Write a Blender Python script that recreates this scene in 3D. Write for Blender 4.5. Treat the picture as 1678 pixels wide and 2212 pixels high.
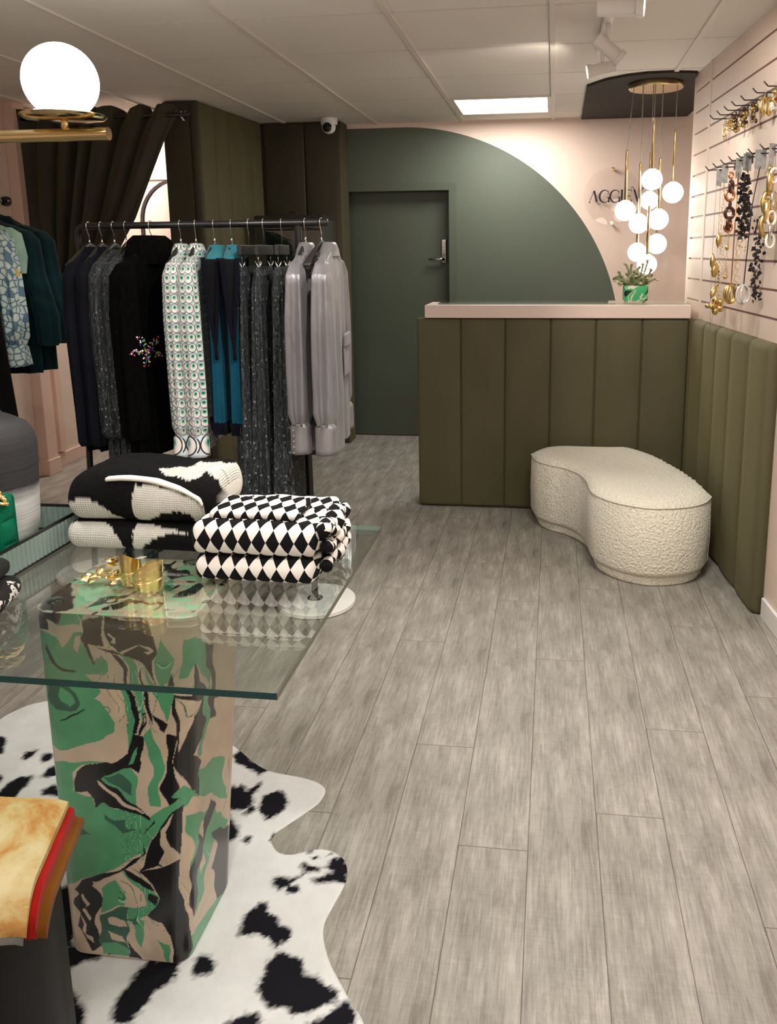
import bpy, bmesh, math, random
from mathutils import Vector, Matrix, noise
from math import sin, cos, pi, radians, tan, atan, sqrt, hypot
random.seed(7)
SC = bpy.context.scene
COL = SC.collection
for o in list(bpy.data.objects): bpy.data.objects.remove(o, do_unlink=True)

# ---------------------------------------------------------------- camera
YAW, PITCH, ROLL = 0.13498559, 0.19596936, -0.00865054
FPX, CX, CY = 1788.19, 951.346, 898.272
CAM = Vector((0, 0, 1.5))
_f = Vector((-sin(YAW)*cos(PITCH), cos(YAW)*cos(PITCH), -sin(PITCH)))
_r = Vector((cos(YAW), sin(YAW), 0)); _u = _r.cross(_f)
_r2 = _r*cos(ROLL)+_u*sin(ROLL); _u2 = -_r*sin(ROLL)+_u*cos(ROLL)
cam_data = bpy.data.cameras.new('camera'); cam = bpy.data.objects.new('camera', cam_data); COL.objects.link(cam)
M = Matrix((( _r2.x, _u2.x, -_f.x, CAM.x), (_r2.y, _u2.y, -_f.y, CAM.y), (_r2.z, _u2.z, -_f.z, CAM.z), (0, 0, 0, 1)))
cam.matrix_world = M
cam_data.sensor_fit = 'VERTICAL'; cam_data.sensor_height = 24.0
cam_data.lens = FPX/2212*24.0
cam_data.shift_x = (839-CX)/2212; cam_data.shift_y = (CY-1106)/2212
cam_data.clip_start = 0.05
SC.camera = cam
# measuring helpers: a point of the photograph taken to its place in the room
def ray(x, y): return _r2*((x-CX)/FPX) - _u2*((y-CY)/FPX) + _f
def Zp(x, y, h=0.0): d = ray(x, y); return CAM+d*((h-CAM.z)/d.z)
def Yp(x, y, v): d = ray(x, y); return CAM+d*(v/d.y)
WX0, WS, WY0 = 0.774, -0.07, 5.02          # right slatted wall: x = WX0 + WS*(y-WY0)
def Wp(x, y, off=0.0):
    d = ray(x, y); t = (WX0-off-WS*WY0)/(d.x-WS*d.y); return CAM+d*t
def wx(y, off=0.0): return WX0-off+WS*(y-WY0)

# ---------------------------------------------------------------- world, lights, exposure
SC.view_settings.view_transform = 'Standard'; SC.view_settings.look = 'None'
SC.view_settings.gamma = 1.0; SC.view_settings.use_curve_mapping = False
SC.view_settings.exposure = 0.12
w = bpy.data.worlds.new('world'); SC.world = w; w.use_nodes = True
w.node_tree.nodes['Background'].inputs[0].default_value = (0.9, 0.88, 0.85, 1)
w.node_tree.nodes['Background'].inputs[1].default_value = 0.10
SC.cycles.max_bounces = 8; SC.cycles.transparent_max_bounces = 24
SC.cycles.sample_clamp_indirect = 4.0
SC.cycles.use_denoising = True
def area(name, loc, rot, sx, sy, power, col=(1, .95, .88), spread=180):
    l = bpy.data.lights.new(name, 'AREA'); l.shape = 'RECTANGLE'; l.size = sx; l.size_y = sy
    l.energy = power; l.color = col; l.spread = radians(spread)
    o = bpy.data.objects.new(name, l); COL.objects.link(o); o.location = loc; o.rotation_euler = rot; return o
def spot(name, loc, target, power, size=60, blend=.6, col=(1, .9, .78), r=.03):
    l = bpy.data.lights.new(name, 'SPOT'); l.energy = power; l.spot_size = radians(size); l.spot_blend = blend
    l.color = col; l.shadow_soft_size = r
    o = bpy.data.objects.new(name, l); COL.objects.link(o); o.location = loc
    o.rotation_euler = (Vector(target)-Vector(loc)).to_track_quat('-Z', 'Y').to_euler(); return o
WARM = (1, .96, .90)
area('ceiling_panel_lamp', (-.355, 5.865, 2.44), (0, 0, 0), .58, .58, 22, (1, .96, .9))
area('ceiling_panel_lamp', (0.3, 2.3, 2.44), (0, 0, 0), .5, .5, 30, WARM, 150)
area('ceiling_panel_lamp', (-1.7, 1.6, 2.44), (0, 0, 0), .4, .4, 12, WARM, 150)
area('ceiling_panel_lamp', (0.1, -.5, 2.44), (0, 0, 0), .6, .6, 30, WARM)
area('ceiling_panel_lamp', (-2.0, -.9, 2.44), (0, 0, 0), .6, .6, 14, WARM)
area('fitting_room_lamp', (-3.0, 5.95, 2.42), (0, 0, 0), .5, .5, 27, (1, .9, .82))
SPOTS = [((.32, 3.05, 2.30), (.86, 3.9, 1.75), 24, 80), ((.31, 3.70, 2.24), (.80, 4.6, 1.4), 24, 80), ((.09, 4.08, 2.28), (-.5, 4.9, 2.46), 5, 80)]
for a_, b_, p_, s_ in SPOTS: spot('track_spot_beam', a_, b_, p_, s_)
spot('aisle_spot', (-.3, 1.0, 2.4), (.35, 2.6, 0), 40, 70, .5, WARM, .05)
spot('rack_spot', (-.35, 2.1, 2.42), (-1.25, 3.3, 1.0), 62, 66, .7, WARM, .025)
spot('table_spot', (-.4, 0.9, 2.42), (-.8, 1.7, .6), 34, 75, .8, (1, .975, .94), .04)

# ---------------------------------------------------------------- helpers
def s2l(c): return c/12.92 if c <= .04045 else ((c+.055)/1.055)**2.4
def rgb(r, g, b): return (s2l(r/255), s2l(g/255), s2l(b/255), 1)
def tag(o, label=None, cat=None, group=None, kind=None):
    if label: o['label'] = label
    if cat: o['category'] = cat
    if group: o['group'] = group
    if kind: o['kind'] = kind
    return o
def thing(name, loc, label, cat, group=None, rz=0):
    o = bpy.data.objects.new(name, None); COL.objects.link(o); o.location = loc; o.rotation_euler = (0, 0, rz)
    o.empty_display_size = .05
    o.rotation_euler = (0, 0, rz)
    return tag(o, label, cat, group)
class MB:
    """collects shapes and links them as one mesh"""
    def __init__(s): s.v = []; s.f = []; s.uv = {}; s.mi = []; s.m = 0
    def add(s, vs, fs, uvs=None):
        b = len(s.v); s.v += [Vector(p) for p in vs]
        for i, f in enumerate(fs):
            s.f.append([b+k for k in f]); s.mi.append(s.m)
            if uvs: s.uv[len(s.f)-1] = [uvs[k] for k in f] if not isinstance(uvs[0], list) else uvs[i]
    def box(s, a, b):
        (x0, y0, z0), (x1, y1, z1) = a, b
        x0, x1 = min(x0, x1), max(x0, x1); y0, y1 = min(y0, y1), max(y0, y1); z0, z1 = min(z0, z1), max(z0, z1)
        s.add([(x0, y0, z0), (x1, y0, z0), (x1, y1, z0), (x0, y1, z0), (x0, y0, z1), (x1, y0, z1), (x1, y1, z1), (x0, y1, z1)],
              [(0, 3, 2, 1), (4, 5, 6, 7), (0, 1, 5, 4), (1, 2, 6, 5), (2, 3, 7, 6), (3, 0, 4, 7)])
    def prism(s, pts, z0, z1):
        n = len(pts); s.add([(p[0], p[1], z0) for p in pts]+[(p[0], p[1], z1) for p in pts],
              [tuple(range(n-1, -1, -1)), tuple(range(n, 2*n))]+[(i, (i+1) % n, n+(i+1) % n, n+i) for i in range(n)])
    def loft(s, rings, closed=True, cap0=True, cap1=True, uscale=1.0):
        n = len(rings[0]); base = len(s.v); L = len(rings)
        vs = [p for r in rings for p in r]; fs = []; uv = []
        mid = rings[L//2]; acc = [0]
        for i in range(n): acc.append(acc[-1]+(Vector(mid[(i+1) % n])-Vector(mid[i])).length)
        vv = [0]
        for j in range(1, L): vv.append(vv[-1]+(sum((Vector(rings[j][k])-Vector(rings[j-1][k])).length for k in range(0, n, max(1, n//8)))/len(range(0, n, max(1, n//8)))))
        m = n if closed else n-1
        for j in range(L-1):
            for i in range(m):
                k = (i+1) % n
                fs.append((j*n+i, j*n+k, (j+1)*n+k, (j+1)*n+i))
                uv.append([(acc[i], vv[j]), (acc[i+1], vv[j]), (acc[i+1], vv[j+1]), (acc[i], vv[j+1])])
        if closed and cap0: fs.append(tuple(range(n-1, -1, -1))); uv.append([(0, 0)]*n)
        if closed and cap1: fs.append(tuple((L-1)*n+i for i in range(n))); uv.append([(0, 0)]*n)
        s.add(vs, fs, uv)
    def tube(s, pts, r, n=10, caps=True):
        pts = [Vector(p) for p in pts]; rr = r if isinstance(r, (list, tuple)) else [r]*len(pts)
        rings = []; prev = None
        for i, p in enumerate(pts):
            t = (pts[min(i+1, len(pts)-1)]-pts[max(i-1, 0)])
            t = t.normalized() if t.length > 1e-9 else Vector((0, 0, 1))
            if prev is None: prev = t.orthogonal().normalized()
            a = prev-t*prev.dot(t); a = a.normalized() if a.length > 1e-6 else t.orthogonal().normalized(); b = t.cross(a); prev = a
            rings.append([p+(a*cos(2*pi*k/n)+b*sin(2*pi*k/n))*rr[i] for k in range(n)])
        s.loft(rings, True, caps, caps)
    def lathe(s, prof, c=(0, 0, 0), n=32, axis='z', caps=True):
        c = Vector(c); rings = []
        for r, h in prof:
            ring = []
            for k in range(n):
                a = 2*pi*k/n
                if axis == 'z': p = Vector((r*cos(a), r*sin(a), h))
                elif axis == 'y': p = Vector((r*cos(a), h, -r*sin(a)))
                else: p = Vector((h, r*cos(a), r*sin(a)))
                ring.append(c+p)
            rings.append(ring)
        s.loft(rings, True, caps, caps)
    def sphere(s, c, r, n=16, sc=(1, 1, 1)):
        pr = [(r*sin(pi*i/n) if 0 < i < n else r*.001, -r*cos(pi*i/n)) for i in range(n+1)]
        c = Vector(c); rings = [[c+Vector((q*cos(2*pi*k/(2*n))*sc[0], q*sin(2*pi*k/(2*n))*sc[1], h*sc[2])) for k in range(2*n)] for q, h in pr]
        s.loft(rings)
    def torus(s, c, R, r, ax=(0, 0, 1), n=24, m=8, sx=1.0, sy=1.0, up=None):
        c = Vector(c); ax = Vector(ax).normalized(); a = (Vector(up)-ax*Vector(up).dot(ax)).normalized() if up else ax.orthogonal().normalized(); b = ax.cross(a)
        vs = []; fs = []
        for i in range(n):
            t = 2*pi*i/n; d = a*cos(t)*sx+b*sin(t)*sy; dn = (a*cos(t)+b*sin(t)).normalized()
            for k in range(m):
                q = 2*pi*k/m; vs.append(c+d*R+dn*(r*cos(q))+ax*(r*sin(q)))
        for i in range(n):
            for k in range(m): fs.append((i*m+k, ((i+1) % n)*m+k, ((i+1) % n)*m+(k+1) % m, i*m+(k+1) % m))
        s.add(vs, fs)
    def build(s, name, mat, parent=None, smooth=False, bevel=0, seg=2, subsurf=0, angle=None):
        me = bpy.data.meshes.new(name); me.from_pydata([tuple(v) for v in s.v], [], s.f)
        for m in (mat if isinstance(mat, (list, tuple)) else [mat]): me.materials.append(m)
        if max(s.mi or [0]) > 0: me.polygons.foreach_set('material_index', s.mi)
        if s.uv:
            l = me.uv_layers.new(name='UVMap')
            for p in me.polygons:
                q = s.uv.get(p.index)
                if q:
                    for k, li in enumerate(p.loop_indices): l.data[li].uv = q[k]
        bm = bmesh.new(); bm.from_mesh(me); bmesh.ops.recalc_face_normals(bm, faces=bm.faces); bm.to_mesh(me); bm.free()
        me.validate(); me.update()
        if smooth: me.polygons.foreach_set('use_smooth', [True]*len(me.polygons))
        o = bpy.data.objects.new(name, me); COL.objects.link(o)
        if parent: o.parent = parent
        if bevel:
            b = o.modifiers.new('bevel', 'BEVEL'); b.width = bevel; b.segments = seg; b.limit_method = 'ANGLE'; b.angle_limit = radians(40)
            me.polygons.foreach_set('use_smooth', [True]*len(me.polygons)); b.harden_normals = True
        if subsurf:
            b = o.modifiers.new('subsurf', 'SUBSURF'); b.levels = subsurf; b.render_levels = subsurf
        if angle is not None and smooth:
            me.set_sharp_from_angle(angle=radians(angle))
        return o
def struct(o): o['kind'] = 'structure'; return o
def dup(o, loc=None, rz=None, label=None, group=None, parent=None):
    c = o.copy(); COL.objects.link(c)
    if parent: c.parent = parent
    if loc is not None: c.location = loc
    if rz is not None: c.rotation_euler = (0, 0, rz)
    if label: c['label'] = label
    if group: c['group'] = group
    for ch in list(o.children): dup(ch, parent=c)
    return c
def lerp(a, b, t): return a+(b-a)*t
def vl(a, b, t): return Vector(a).lerp(Vector(b), t)
def bez(p, n):
    out = []
    for i in range(n+1):
        t = i/n; q = [Vector(a) for a in p]
        while len(q) > 1: q = [q[k].lerp(q[k+1], t) for k in range(len(q)-1)]
        out.append(q[0])
    return out
def crv(pts, n):
    """smooth curve through the points (Catmull-Rom)"""
    P = [Vector(p) for p in pts]; out = []; m = len(P)-1
    for i in range(n+1):
        t = i/n*m; k = min(int(t), m-1); f = t-k
        a, b, c, d = P[max(k-1, 0)], P[k], P[k+1], P[min(k+2, m)]
        out.append(.5*((2*b)+(c-a)*f+(2*a-5*b+4*c-d)*f*f+(3*b-a-3*c+d)*f**3))
    return out
def itp(tab, x):
    """piecewise-linear table lookup"""
    if x <= tab[0][0]: return tab[0][1]
    for (a, b), (c, d) in zip(tab, tab[1:]):
        if x <= c: return b+(d-b)*(x-a)/(c-a) if c > a else d
    return tab[-1][1]

# ---------------------------------------------------------------- material kit
class NT:
    def __init__(s, name):
        s.mat = bpy.data.materials.new(name); s.mat.use_nodes = True; s.t = s.mat.node_tree
        s.p = s.t.nodes['Principled BSDF']; s.out = s.t.nodes['Material Output']
    def n(s, typ, **k):
        x = s.t.nodes.new(typ)
        for a, b in k.items():
            if a.startswith('_'): setattr(x, a[1:], b)
        return x
    def L(s, a, b): s.t.links.new(a, b)
    def val(s, sock, v):
        if hasattr(v, 'is_output') or hasattr(v, 'links'): s.L(v, sock)
        else: sock.default_value = v
    def math(s, op, a, b=0.0, c=None, clamp=False):
        x = s.t.nodes.new('ShaderNodeMath'); x.operation = op; x.use_clamp = clamp
        s.val(x.inputs[0], a); s.val(x.inputs[1], b)
        if c is not None: s.val(x.inputs[2], c)
        return x.outputs[0]
    def co(s, kind='Object'): 
        if not hasattr(s, '_co'): s._co = s.t.nodes.new('ShaderNodeTexCoord')
        return s._co.outputs[kind]
    def map(s, v, scale=(1, 1, 1), loc=(0, 0, 0), rot=(0, 0, 0)):
        x = s.t.nodes.new('ShaderNodeMapping'); s.L(v, x.inputs[0]); x.inputs['Scale'].default_value = scale; x.inputs['Location'].default_value = loc; x.inputs['Rotation'].default_value = rot
        return x.outputs[0]
    def noise(s, v, scale, detail=3, rough=.5, dist=0.0, out='Fac'):
        x = s.t.nodes.new('ShaderNodeTexNoise'); s.L(v, x.inputs['Vector']); x.inputs['Scale'].default_value = scale; x.inputs['Detail'].default_value = detail
        x.inputs['Roughness'].default_value = rough; x.inputs['Distortion'].default_value = dist; return x.outputs[out]
    def vor(s, v, scale, feature='F1', out='Distance', rnd=1.0):
        x = s.t.nodes.new('ShaderNodeTexVoronoi'); x.feature = feature; s.L(v, x.inputs['Vector']); x.inputs['Scale'].default_value = scale; x.inputs['Randomness'].default_value = rnd; return x.outputs[out]
    def ramp(s, f, stops, interp='LINEAR'):
        x = s.t.nodes.new('ShaderNodeValToRGB'); s.L(f, x.inputs[0]); e = x.color_ramp; e.interpolation = interp
        e.elements[0].position, e.elements[0].color = stops[0]; e.elements[1].position, e.elements[1].color = stops[1]
        for p, c in stops[2:]:
            q = e.elements.new(p); q.color = c
        return x.outputs[0]
    def mix(s, f, a, b, mode='MIX'):
        x = s.t.nodes.new('ShaderNodeMix'); x.data_type = 'RGBA'; x.blend_type = mode
        s.val(x.inputs[0], f); s.val(x.inputs[6], a); s.val(x.inputs[7], b); return x.outputs[2]
    def sep(s, v):
        x = s.t.nodes.new('ShaderNodeSeparateXYZ'); s.L(v, x.inputs[0]); return x.outputs
    def comb(s, a, b, c=0.0):
        x = s.t.nodes.new('ShaderNodeCombineXYZ'); s.val(x.inputs[0], a); s.val(x.inputs[1], b); s.val(x.inputs[2], c); return x.outputs[0]
    def vadd(s, a, b, op='ADD'):
        x = s.t.nodes.new('ShaderNodeVectorMath'); x.operation = op; s.val(x.inputs[0], a); s.val(x.inputs[1], b); return x.outputs[0]
    def vscale(s, a, k):
        x = s.t.nodes.new('ShaderNodeVectorMath'); x.operation = 'SCALE'; s.val(x.inputs[0], a); x.inputs[3].default_value = k; return x.outputs[0]
    def bump(s, h, strength=.3, dist=.01, prev=None):
        x = s.t.nodes.new('ShaderNodeBump'); s.L(h, x.inputs['Height']); x.inputs['Strength'].default_value = strength; x.inputs['Distance'].default_value = dist
        if prev: s.L(prev, x.inputs['Normal'])
        s.L(x.outputs[0], s.p.inputs['Normal']); return x.outputs[0]
    def set(s, col=None, rough=None, metal=None, **k):
        if col is not None: s.val(s.p.inputs['Base Color'], col)
        if rough is not None: s.val(s.p.inputs['Roughness'], rough)
        if metal is not None: s.val(s.p.inputs['Metallic'], metal)
        for a, b in k.items(): s.val(s.p.inputs[a.replace('_', ' ')], b)
        return s
def plain(name, col, rough=.6, metal=0, var=.06, scale=6, bump=0, bscale=200, **k):
    t = NT(name); n = t.noise(t.co(), scale, 3)
    c2 = tuple(max(0, c*(1-var)) for c in col[:3])+(1,); c1 = tuple(min(1, c*(1+var)) for c in col[:3])+(1,)
    t.set(t.ramp(n, [(.3, c2), (.7, c1)]), rough, metal, **k)
    if bump: t.bump(t.noise(t.co(), bscale, 2), bump, .002)
    return t.mat
def emit(name, col, strength):
    t = NT(name); e = t.t.nodes.new('ShaderNodeEmission'); e.inputs[0].default_value = col; e.inputs[1].default_value = strength
    t.L(e.outputs[0], t.out.inputs[0]); return t.mat
def glass(name, tint=(.95, .985, .97, 1), ior=1.5, rough=0.0, wav=0, boost=1.0):
    t = NT(name); tr = t.t.nodes.new('ShaderNodeBsdfTransparent'); tr.inputs[0].default_value = tint
    gl = t.t.nodes.new('ShaderNodeBsdfGlossy'); gl.inputs['Roughness'].default_value = rough; gl.inputs[0].default_value = (1, 1, 1, 1)
    lw = t.t.nodes.new('ShaderNodeLayerWeight'); lw.inputs[0].default_value = .5
    r0 = ((ior-1)/(ior+1))**2
    m = t.t.nodes.new('ShaderNodeMixShader'); f = t.math('MULTIPLY', t.math('ADD', r0, t.math('MULTIPLY', t.math('POWER', lw.outputs['Facing'], 4.0), 1-r0)), boost, clamp=True)
    t.L(f, m.inputs[0]); t.L(tr.outputs[0], m.inputs[1]); t.L(gl.outputs[0], m.inputs[2]); t.L(m.outputs[0], t.out.inputs[0])
    if wav:
        b = t.t.nodes.new('ShaderNodeBump'); t.L(t.noise(t.co(), wav, 1), b.inputs['Height']); b.inputs['Strength'].default_value = .2
        t.L(b.outputs[0], gl.inputs['Normal'])
    return t.mat
def fabric(name, col, col2=None, rough=.9, weave=700, bs=.25, sheen=.3, wr=0):
    t = NT(name); n = t.noise(t.co(), 9, 4); col2 = col2 or tuple(c*.8 for c in col[:3])+(1,)
    t.set(t.ramp(n, [(.3, col2), (.7, col)]), rough, 0, Sheen_Weight=sheen*.35, Specular_IOR_Level=.12)
    h = t.noise(t.co(), weave, 2)
    b = t.bump(h, bs, .002)
    if wr:
        b2 = t.t.nodes.new('ShaderNodeBump'); t.L(t.noise(t.map(t.co(), (1, 1, .25)), 14, 3), b2.inputs['Height']); b2.inputs['Strength'].default_value = wr; b2.inputs['Distance'].default_value = .02
        t.L(b, b2.inputs['Normal']); t.L(b2.outputs[0], t.p.inputs['Normal'])
    return t.mat

BLACK = plain('black_powder_coat', rgb(16, 16, 17), .35)
BLACKWOOD = plain('black_hanger_wood', rgb(38, 37, 33), .42)
CHROME = plain('chrome', rgb(225, 225, 225), .12, 1)
BRASS = plain('polished_brass', rgb(236, 212, 160), .12, 1)
GOLD = plain('gold_plate', rgb(250, 220, 155), .25, 1, .12, 40, .4, 120)
GOLDM = plain('matt_gold', rgb(200, 168, 95), .34, 1, .1)
WHITEP = plain('white_plastic', rgb(228, 226, 222), .4)
PINKW = plain('pink_wall_paint', rgb(222, 200, 186), .75, var=.02, bump=.15, bscale=500)
PINKT = plain('pink_satin_trim', rgb(224, 194, 178), .5, var=.02)
WHITEW = plain('white_skirting_paint', rgb(225, 222, 218), .5, var=.02)
# ================================================================ room shell
ZC = 2.46; YB = 6.5; XL = -3.5
# ---- floor: individual vinyl planks in one structure
PW = .1785; PL = 1.54
def floor_mat():
    t = NT('grey_oak_vinyl'); uv = t.co('UV')
    at = t.t.nodes.new('ShaderNodeAttribute'); at.attribute_name = 'plank'; c = at.outputs['Color']; s = t.sep(c)
    u = t.sep(uv)
    off = t.comb(t.math('MULTIPLY', s[0], 31.0), t.math('MULTIPLY', s[1], 57.0), t.math('MULTIPLY', s[2], 13.0))
    v = t.vadd(t.comb(u[0], u[1], 0.0), off)
    fine = t.noise(t.map(v, (170, 7, 1)), 1.0, 6, .7, .4)
    band = t.noise(t.map(v, (22, 3.2, 1)), 1.0, 6, .68, .5)
    blot = t.noise(t.map(v, (9, 3.5, 1)), 1.0, 6, .72, .2)
    cross = t.noise(t.map(v, (10, 190, 1)), 1.0, 2, .5)
    m = t.math('ADD', t.math('ADD', t.math('MULTIPLY', fine, .44), t.math('MULTIPLY', band, .44)), t.math('ADD', t.math('MULTIPLY', blot, .42), t.math('MULTIPLY', cross, .09)))
    m = t.math('ADD', m, t.math('MULTIPLY', t.math('SUBTRACT', s[0], .5), .09))
    col = t.ramp(m, [(.52, rgb(96, 91, 85)), (.64, rgb(124, 119, 111)), (.74, rgb(145, 140, 131)), (.87, rgb(170, 165, 155))])
    wv = t.noise(t.map(v, (28, 5, 1)), 1.0, 2, .5, 3.0)
    kn = t.math('SUBTRACT', 1.0, t.math('MULTIPLY', t.math('ABSOLUTE', t.math('SUBTRACT', wv, .5)), 26), clamp=True)
    kn = t.math('MULTIPLY', kn, t.math('GREATER_THAN', t.noise(v, 2.3, 1), .56))
    col = t.mix(t.math('MULTIPLY', kn, .22), col, rgb(108, 100, 92))
    a2 = t.t.nodes.new('ShaderNodeAttribute'); a2.attribute_name = 'plen'; ln = a2.outputs['Fac']
    ex = t.math('MINIMUM', u[0], t.math('SUBTRACT', PW, u[0])); ey = t.math('MINIMUM', u[1], t.math('SUBTRACT', ln, u[1]))
    e = t.math('MINIMUM', ex, ey); seam = t.math('SUBTRACT', 1.0, t.math('DIVIDE', e, .0020), clamp=True)
    col = t.mix(t.math('MULTIPLY', seam, .9), col, rgb(62, 56, 52))
    t.set(col, t.ramp(band, [(.3, (.42,)*3+(1,)), (.7, (.56,)*3+(1,))]), 0, Specular_IOR_Level=.35)
    h = t.math('SUBTRACT', t.math('MULTIPLY', fine, .25), t.math('MULTIPLY', seam, 1.0)); t.bump(h, .25, .002)
    return t.mat
FL = MB(); pr = []; pl = []
xs0 = Zp(1157.9, 1423.9).x      # seam between two known columns of planks
J = {0: [Zp(1212, 1426).y], -1: [Zp(1065, 1832).y, Zp(1120, 1297).y], 1: [Zp(1365, 1763).y, Zp(1295, 1271).y], -2: [Zp(960, 1611).y],
     2: [Zp(1465, 1579).y], 3: [Zp(1500, 1355).y], -3: [Zp(911, 1385).y], -4: [Zp(866, 1270).y, Zp(866, 1270).y], 4: [Zp(1655, 1507).y], -6: [Zp(825, 1185).y]}
kc = -24
while xs0+kc*PW < 1.3:
    xa = xs0+kc*PW; y = (J[kc][0] if kc in J else random.uniform(0, PL)); y -= PL*math.ceil((y+2.2)/PL)
    while y < 8.4:
        ln = PL; r = (random.random(), random.random(), random.random())
        FL.add([(xa, y, 0), (xa+PW, y, 0), (xa+PW, y+ln, 0), (xa, y+ln, 0)], [(0, 1, 2, 3)], [(0, 0), (PW, 0), (PW, ln), (0, ln)])
        pr.append(r); pl.append(ln); y += ln
    kc += 1
fo = struct(FL.build('floor', floor_mat()))
a_ = fo.data.attributes.new('plank', 'FLOAT_COLOR', 'FACE'); b_ = fo.data.attributes.new('plen', 'FLOAT', 'FACE')
for i, (q, l_) in enumerate(zip(pr, pl)): a_.data[i].color = (*q, 1); b_.data[i].value = l_
# ---- ceiling with tile grid
def ceil_mat():
    t = NT('mineral_fibre_tile'); o = t.co()
    n = t.noise(o, 260, 2); n2 = t.noise(o, 2.2, 3)
    t.set(t.mix(n2, rgb(224, 218, 210), rgb(234, 229, 222)), .8); t.bump(n, .5, .002); return t.mat
CT = ceil_mat(); CG = plain('ceiling_grid_white', rgb(222, 215, 206), .5, var=.02)
cm = MB(); gx = [-.022+.668*k for k in range(-6, 3)]; gy = [3.583+.6525*k for k in range(-9, 7)]
LPX = (-.690, -.022); LPY = (gy[12], gy[13])
X0, X1, Y0, Y1 = -4.3, 1.6, -2.3, 8.3
gxx = [X0]+[g for g in gx if X0 < g < X1]+[X1]; gyy = [Y0]+[g for g in gy if Y0 < g < Y1]+[Y1]
for a, b in zip(gxx, gxx[1:]):
    for c, d in zip(gyy, gyy[1:]):
        if abs(a-LPX[0]) < .02 and abs(c-LPY[0]) < .02: continue
        cm.box((a+.008, c+.009, ZC), (b-.008, d-.009, ZC+.02))
cm.m = 1
for g in gx: cm.box((g-.0125, Y0, ZC-.009), (g+.0125, Y1, ZC+.012))
for g in gy: cm.box((X0, g-.0045, ZC-.0005), (X1, g+.0045, ZC+.012))
cm.box((X0, Y0, ZC+.025), (X1, Y1, ZC+.06))
ceil = struct(cm.build('ceiling', [CT, CG]))
# ---- back wall with painted arch
def wallback_mat():
    t = NT('painted_arch_wall'); s = t.sep(t.co('Object')); x, z = s[0], s[2]
    dx = t.math('MAXIMUM', t.math('SUBTRACT', x, -1.154), 0.0); dz = t.math('MAXIMUM', t.math('SUBTRACT', z, .76), 0.0)
    d = t.math('SQRT', t.math('ADD', t.math('MULTIPLY', dx, dx), t.math('MULTIPLY', dz, dz)))
    inside = t.math('LESS_THAN', d, 1.667)
    inside = t.math('MULTIPLY', inside, t.math('GREATER_THAN', x, -1.75))
    n = t.noise(t.co(), 3, 3)
    t.set(t.mix(inside, t.mix(n, rgb(220, 198, 184), rgb(226, 204, 190)), t.mix(n, rgb(76, 83, 70), rgb(82, 89, 76))), t.mix(inside, (.75,)*3+(1,), (.55,)*3+(1,)))
    t.bump(t.noise(t.co(), 400, 2), .12, .002); return t.mat
GREENP = plain('sage_green_gloss', rgb(76, 83, 70), .42, var=.03)
DX0, DX1, DZ = Yp(740, 600, YB).x-.02, Yp(970, 500, YB).x, Yp(970, 411, YB).z
wb = MB()
wb.box((X0, YB, 0), (DX0, YB+.3, ZC+.06)); wb.box((DX1, YB, 0), (X1, YB+.3, ZC+.06)); wb.box((DX0, YB, DZ), (DX1, YB+.3, ZC+.06))
struct(wb.build('wall_back', wallback_mat()))
# door
dm = MB(); dm.box((DX0, YB+.12, .006), (DX1, YB+.165, DZ)); dr = struct(dm.build('door_1', GREENP, bevel=.003))
am = MB(); fw = .055
am.box((DX1, YB-.018, 0), (DX1+fw, YB, DZ+fw)); am.box((DX0-fw, YB-.018, DZ), (DX1, YB, DZ+fw)); am.box((DX0-.01, YB, 0), (DX0, YB+.12, DZ)); am.box((DX1, YB, 0), (DX1+.004, YB+.12, DZ))
struct(am.build('trim_1', GREENP, bevel=.004))
lk = Yp(959, 540, YB+.11); hl = MB()
hl.box((-.022, -.02, -.10), (.022, .0, .085)); plate = hl.build('lock_plate', CHROME, dr, bevel=.01, seg=4); plate.location = (lk.x, YB+.12, lk.z)
kb = MB()
for i in range(2):
    for j in range(7): kb.lathe([(.0045, -.026), (.0045, -.018)], (-.008+.016*i, 0, -.02+.014*j), 8, 'y')
kq = kb.build('keypad_buttons', WHITEP, plate); kq['label'] = 'pale round keypad buttons'
hv = MB(); hv.tube([(0, -.015, -.07), (0, -.05, -.07), (-.02, -.055, -.07), (-.115, -.055, -.072)], [.012, .011, .011, .009], 12); hv.build('door_handle', CHROME, plate, True)
# ---- left wall / fitting room walls
wl = MB(); wl.box((XL-.15, -2.3, 0), (XL, 8.3, ZC+.06)); struct(wl.build('wall_left', PINKW))
wf = MB(); wf.box((X0, -2.3, 0), (X1, -2.15, ZC+.06)); struct(wf.build('wall_front', PINKW))
bl = MB(); bl.box((XL, -2.15, 0), (XL+.015, 5.13, .10)); bl.box((XL, 5.27, 0), (XL+.015, YB, .10)); struct(bl.build('baseboard_left', PINKT, bevel=.004))
pj = MB(); pj.box((XL, 5.13, 0), (XL+.075, 5.25, ZC)); pj.box((XL, 5.36, .11), (XL+.03, 5.43, ZC)); pj.box((XL, 5.12, 0), (XL+.085, 5.26, .11)); struct(pj.build('trim_2', PINKT, bevel=.004))
bb = MB(); bb.box((XL, YB-.015, 0), (-2.45, YB, .10)); bb.box((XL, YB-.02, 2.08), (-2.45, YB, 2.12)); struct(bb.build('baseboard_back', PINKT, bevel=.003))
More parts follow.
